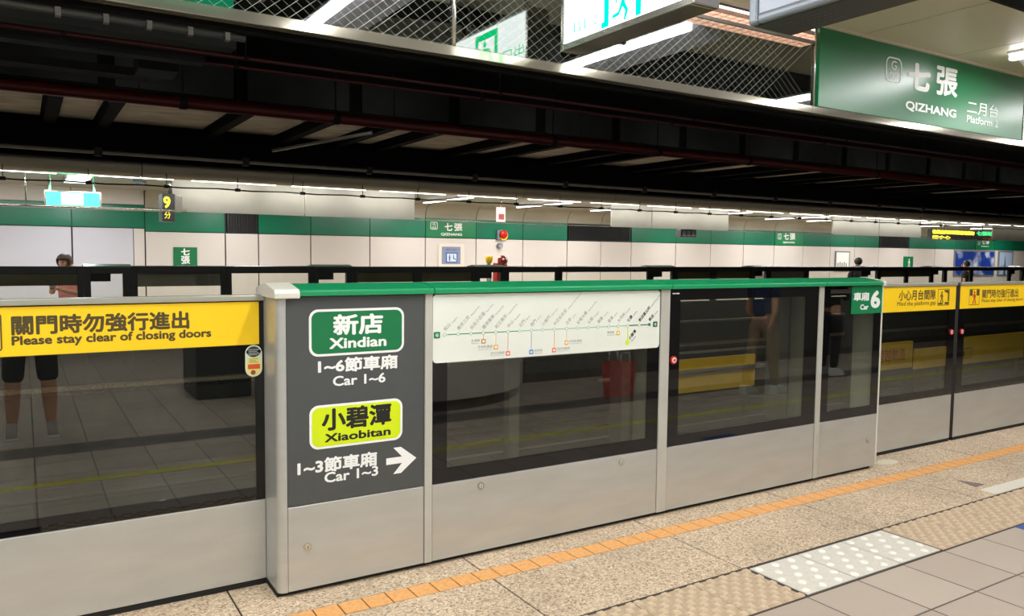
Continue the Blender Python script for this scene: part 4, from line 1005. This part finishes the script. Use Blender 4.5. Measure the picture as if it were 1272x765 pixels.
def person(label, loc, rz, h, shirt, legs, shoes, hair, handL, handR, shorts=False, sleeve=.55, longhair=False, step=0., hood=False, tilt=0., wide=.0, calf=1.):
    t = bpy.data.objects.new('person', None); C.objects.link(t); t.location = loc; t.rotation_euler = (0, 0, rz)
    s = h/1.75; t.scale = (s, s, s); t['label'] = label; t['category'] = 'person'
    N = []; Ed = []
    def add(x, y, z, r, par=None):
        N.append((x, y, z, r))
        if par is not None: Ed.append((par, len(N)-1))
        return len(N)-1
    pe = add(0, 0, .95, (.14, .10)); wa = add(0, 0, 1.10, (.125, .09), pe); ch = add(0, .0, 1.27, (.15, .105), wa); uc = add(0, .01, 1.41, (.10, .075), ch)
    nk = add(0, 0, 1.49, .052, uc); hy = -.03*tilt; hz = -.05*tilt
    jb_ = add(0, -.015+hy, 1.56+hz*.6, .062, nk); hm = add(0, -.012+hy*1.6, 1.64+hz, (.078, .092), jb_); ht = add(0, -.002+hy*2, 1.71+hz, (.062, .075), hm)
    arms = {}
    for sd, hp in ((-1, handL), (1, handR)):
        sh_ = add(sd*.175, .01, 1.40, .055, uc)
        S = Vector((sd*.175, .01, 1.40)); Hh = Vector(hp); d = Hh-S; L = min(d.length, .53); mid = S+d*.5
        bend = math.sqrt(max(.0004, (.28)**2-(L/2)**2))
        el_ = mid+Vector((sd*.35, .25, -.9)).normalized()*bend
        a = add(*(S+(el_-S)*.5), .047, sh_); e = add(*el_, .040, a); f = add(*(el_+(Hh-el_)*.5), .036, e); wv = add(*Hh, .026, f)
        dr = (Hh-el_).normalized(); pm = Hh+dr*.05; pw = add(*pm, (.036, .020), wv)
        sdv = dr.cross(Vector((0, 0, 1)))
        if sdv.length < .2: sdv = Vector((1, 0, 0))
        sdv.normalize(); nv = sdv.cross(dr)
        for k, ln in enumerate((.065, .078, .072, .055)):
            b0 = pm+sdv*(-.030+.02*k)+dr*.035
            p1 = add(*b0, .0095, pw); p2 = add(*(b0+dr*ln*.5-nv*.006), .0088, p1); add(*(b0+dr*ln*.85-nv*.028), .0078, p2)
        t1 = add(*(Hh+dr*.03-sdv*.042), .011, pw); add(*(Hh+dr*.065-sdv*.058-nv*.02), .0095, t1)
        arms[sd] = (S, el_, Hh)
    lg = {}
    for sd in (-1, 1):
        st_ = step*sd
        hi = add(sd*(.09+wide*.3), 0, .89, .082, pe); kn = add(sd*(.10+wide*.7), -.02-st_*.5, .50, .055*calf, hi); cf = add(sd*(.10+wide*.85), .015-st_*.75, .33, .054*calf, kn)
        an = add(sd*(.10+wide), .02-st_, .09, .036*calf, cf); add(sd*(.105+wide), -.10-st_, .04, .034, an); lg[sd] = st_
    body = skin_mesh('body', N, Ed, skinm, t)
    fb = MB(); fb.ball((0, -.115+hy*1.6, 1.615+hz), .016, 8, 6, sx=.8, sy=1, sz=1.5)
    fb.ball((-.083, .0+hy*1.6, 1.63+hz), .022, 8, 6, sx=.4, sy=.7, sz=1.2); fb.ball((.083, .0+hy*1.6, 1.63+hz), .022, 8, 6, sx=.4, sy=.7, sz=1.2)
    def pbuild(mb, name, m):
        o = mb.build(name, m); o.parent = t; return o
    pbuild(fb, 'face_features', skinm)
    for sx in (-.033, .033): pbuild(MB().ball((sx, -.095+hy*1.6, 1.648+hz), .011, 8, 6, sz=.6), 'eye', hairk)
    pbuild(MB().ball((0, -.095+hy*1.5, 1.572+hz), .02, 10, 6, sy=.4, sz=.3), 'mouth', mat('lips', (170, 92, 84), .5))
    # hair : cap round the head, open at the face
    hb = MB(); hb.ball((0, .012+hy*1.8, 1.665+hz), .101, 22, 16, sx=.94, sy=1.04, sz=1.0)
    keep = [i for i, f in enumerate(hb.f) if not (sum(hb.v[q][1] for q in f)/len(f) < -.035+hy*1.8 and sum(hb.v[q][2] for q in f)/len(f) < 1.685+hz) and sum(hb.v[q][2] for q in f)/len(f) > 1.585+hz]
    hb.f = [hb.f[i] for i in keep]; hb.m = [0]*len(hb.f); hb.smooth = set(range(len(hb.f)))
    hm_ = pbuild(hb, 'hair', hair); so = hm_.modifiers.new('thick', 'SOLIDIFY'); so.thickness = .014; so.offset = -.5
    if longhair: pbuild(MB().ball((0, .085, 1.55), .085, 16, 10, sx=.95, sy=.45, sz=1.5), 'back_hair', hair)
    # shirt
    n2 = []; e2 = []
    def ad2(x, y, z, r, par=None):
        n2.append((x, y, z, r))
        if par is not None: e2.append((par, len(n2)-1))
        return len(n2)-1
    a0 = ad2(0, 0, .93, (.165, .125)); a1 = ad2(0, 0, 1.10, (.15, .115), a0); a2 = ad2(0, 0, 1.27, (.172, .126), a1); a3 = ad2(0, .01, 1.41, (.118, .092), a2); ad2(0, .005, 1.465, .064, a3)
    for sd in (-1, 1):
        S, e_, Hh = arms[sd]; q = ad2(*S, .070, a3); q = ad2(*(S+(e_-S)*.55), .062, q)
        if sleeve > .6: q = ad2(*e_, .053, q); ad2(*(e_+(Hh-e_)*.85), .045, q)
    skin_mesh('shirt', n2, e2, shirt, t)
    if hood: pbuild(MB().ball((0, .03+hy, 1.655+hz), .125, 18, 12, sy=.95, sz=1.1), 'hood', shirt)
    n2 = []; e2 = []
    b0 = ad2(0, 0, 1.0, (.158, .118)); b1 = ad2(0, 0, .92, (.165, .122), b0)
    for sd in (-1, 1):
        st_ = lg[sd]
        q = ad2(sd*(.095+wide*.3), 0, .86, .102, b1); q = ad2(sd*(.10+wide*.5), -.012-st_*.3, .66, .096, q); q = ad2(sd*(.10+wide*.7), -.02-st_*.5, .47 if shorts else .50, .090 if shorts else .072, q)
        if not shorts: q = ad2(sd*.10, .01-st_*.8, .28, .066, q); ad2(sd*.10, .018-st_, .10, .058, q)
    skin_mesh('shorts' if shorts else 'trousers', n2, e2, legs, t)
    for sd in (-1, 1):
        st_ = lg[sd]; cx = sd*(.105+wide); cy = -.055-st_
        q = MB(); q.v = []
        prof = [(-.16, .0), (-.175, .03), (-.15, .062), (-.06, .10), (.0, .12), (.085, .115), (.10, .05), (.095, 0)]
        q.prism([(cy+.04+a, b) for a, b in prof], cx-.043, cx+.043)
        shoe = pbuild(q, 'shoe', shoes); bv = shoe.modifiers.new('bevel', 'BEVEL'); bv.width = .02; bv.segments = 3
        sq = MB(); sq.box(cx-.046, cx+.046, cy-.138, cy+.142, 0, .022); so_ = sq.build('sole', whiteshoe); so_.parent = shoe
        bv = so_.modifiers.new('bevel', 'BEVEL'); bv.width = .01; bv.segments = 2
    return t
person('person in a pink top looking down at a phone behind the far gate', (.52, 8.32, 0), -.55, 1.70, pink, darkcloth, whiteshoe, hairb, (-.06, -.31, 1.20), (.05, -.29, 1.17), tilt=2.2)
person('person with short black hair standing behind the far gate above the Car 6 sign', (17.35, 8.2, 0), PI-.6, 1.66, darkcloth, darkcloth, whiteshoe, hairk, (-.22, -.05, .92), (.22, -.05, .92))
person('person whose black hair shows in front of the blue poster', (22.75, 8.5, 0), PI+.3, 1.60, darkcloth, bluecloth, greyshoe, hairk, (-.22, -.05, .92), (.22, -.05, .92))
person('person in dark shorts holding up a phone, legs mirrored in the left door glass', (.03, -4.02, 0), PI, 1.76, darkcloth, darkcloth, greyshoe, hairk, (-.13, -.12, 1.34), (.13, -.12, 1.34), shorts=True, wide=.05, calf=1.25)
person('person in black hooded jacket with a phone, mirrored in the Car 6 glass', (9.7, -3.35, 0), PI/2, 1.72, hairk, darkcloth, whiteshoe, hairk, (-.05, -.30, 1.20), (.05, -.30, 1.16), sleeve=1, hood=True, tilt=.8)
person('person walking in blue with white shoes, mirrored in the widest glass section', (7.6, -2.75, 0), PI/2, 1.68, bluecloth, mat('tan_cloth', (150, 128, 108), .8), whiteshoe, hairb, (-.23, -.12, .95), (.23, .10, .95), step=.16)
for lab, loc, rot in (('white smartphone held by the person in pink', (.30, 7.97, 1.215), (.5, 0, -.55)), ('smartphone held up by the person in dark shorts', (.05, -3.80, 1.40), (0, 0, 0)), ('smartphone held by the person in the black hooded jacket', (10.12, -3.35, 1.17), (.5, 0, PI/2))):
    f = thing('smartphone', lab, 'phone', (0, 0, 0))
    MB().box(-.037, .037, -.005, .004, -.075, .075).build('phone_body', white if 'pink' in lab else darkgrey, f, bevel=.004)
    bx(-.033, .033, .004, .005, -.07, .07).build('screen', ledw, f)
    f.location = loc; f.rotation_euler = rot
bg = thing('shopping_bag', 'red and white shopping bag on the platform, mirrored in the route map glass', 'bag', (6.0, -3.5, 0))
q = MB(); q.v = [(5.85, -3.60, .0), (6.15, -3.60, .0), (6.15, -3.42, .0), (5.85, -3.42, .0), (5.82, -3.62, .40), (6.18, -3.62, .40), (6.18, -3.40, .40), (5.82, -3.40, .40)]
for f in ((0, 1, 2, 3), (0, 1, 5, 4), (1, 2, 6, 5), (2, 3, 7, 6), (3, 0, 4, 7)): q.face(list(f))
q.build('bag_body', bagm, bg)
for yy in (-3.62, -3.40): MB().path([(5.93, yy, .40), (5.94, yy, .52), (6.06, yy, .52), (6.07, yy, .40)], .006, 6).build('handle', white, bg)

for o in bpy.data.objects:
    if '_o' in o: del o['_o']
    if o.type == 'LIGHT': o['kind'] = 'helper'
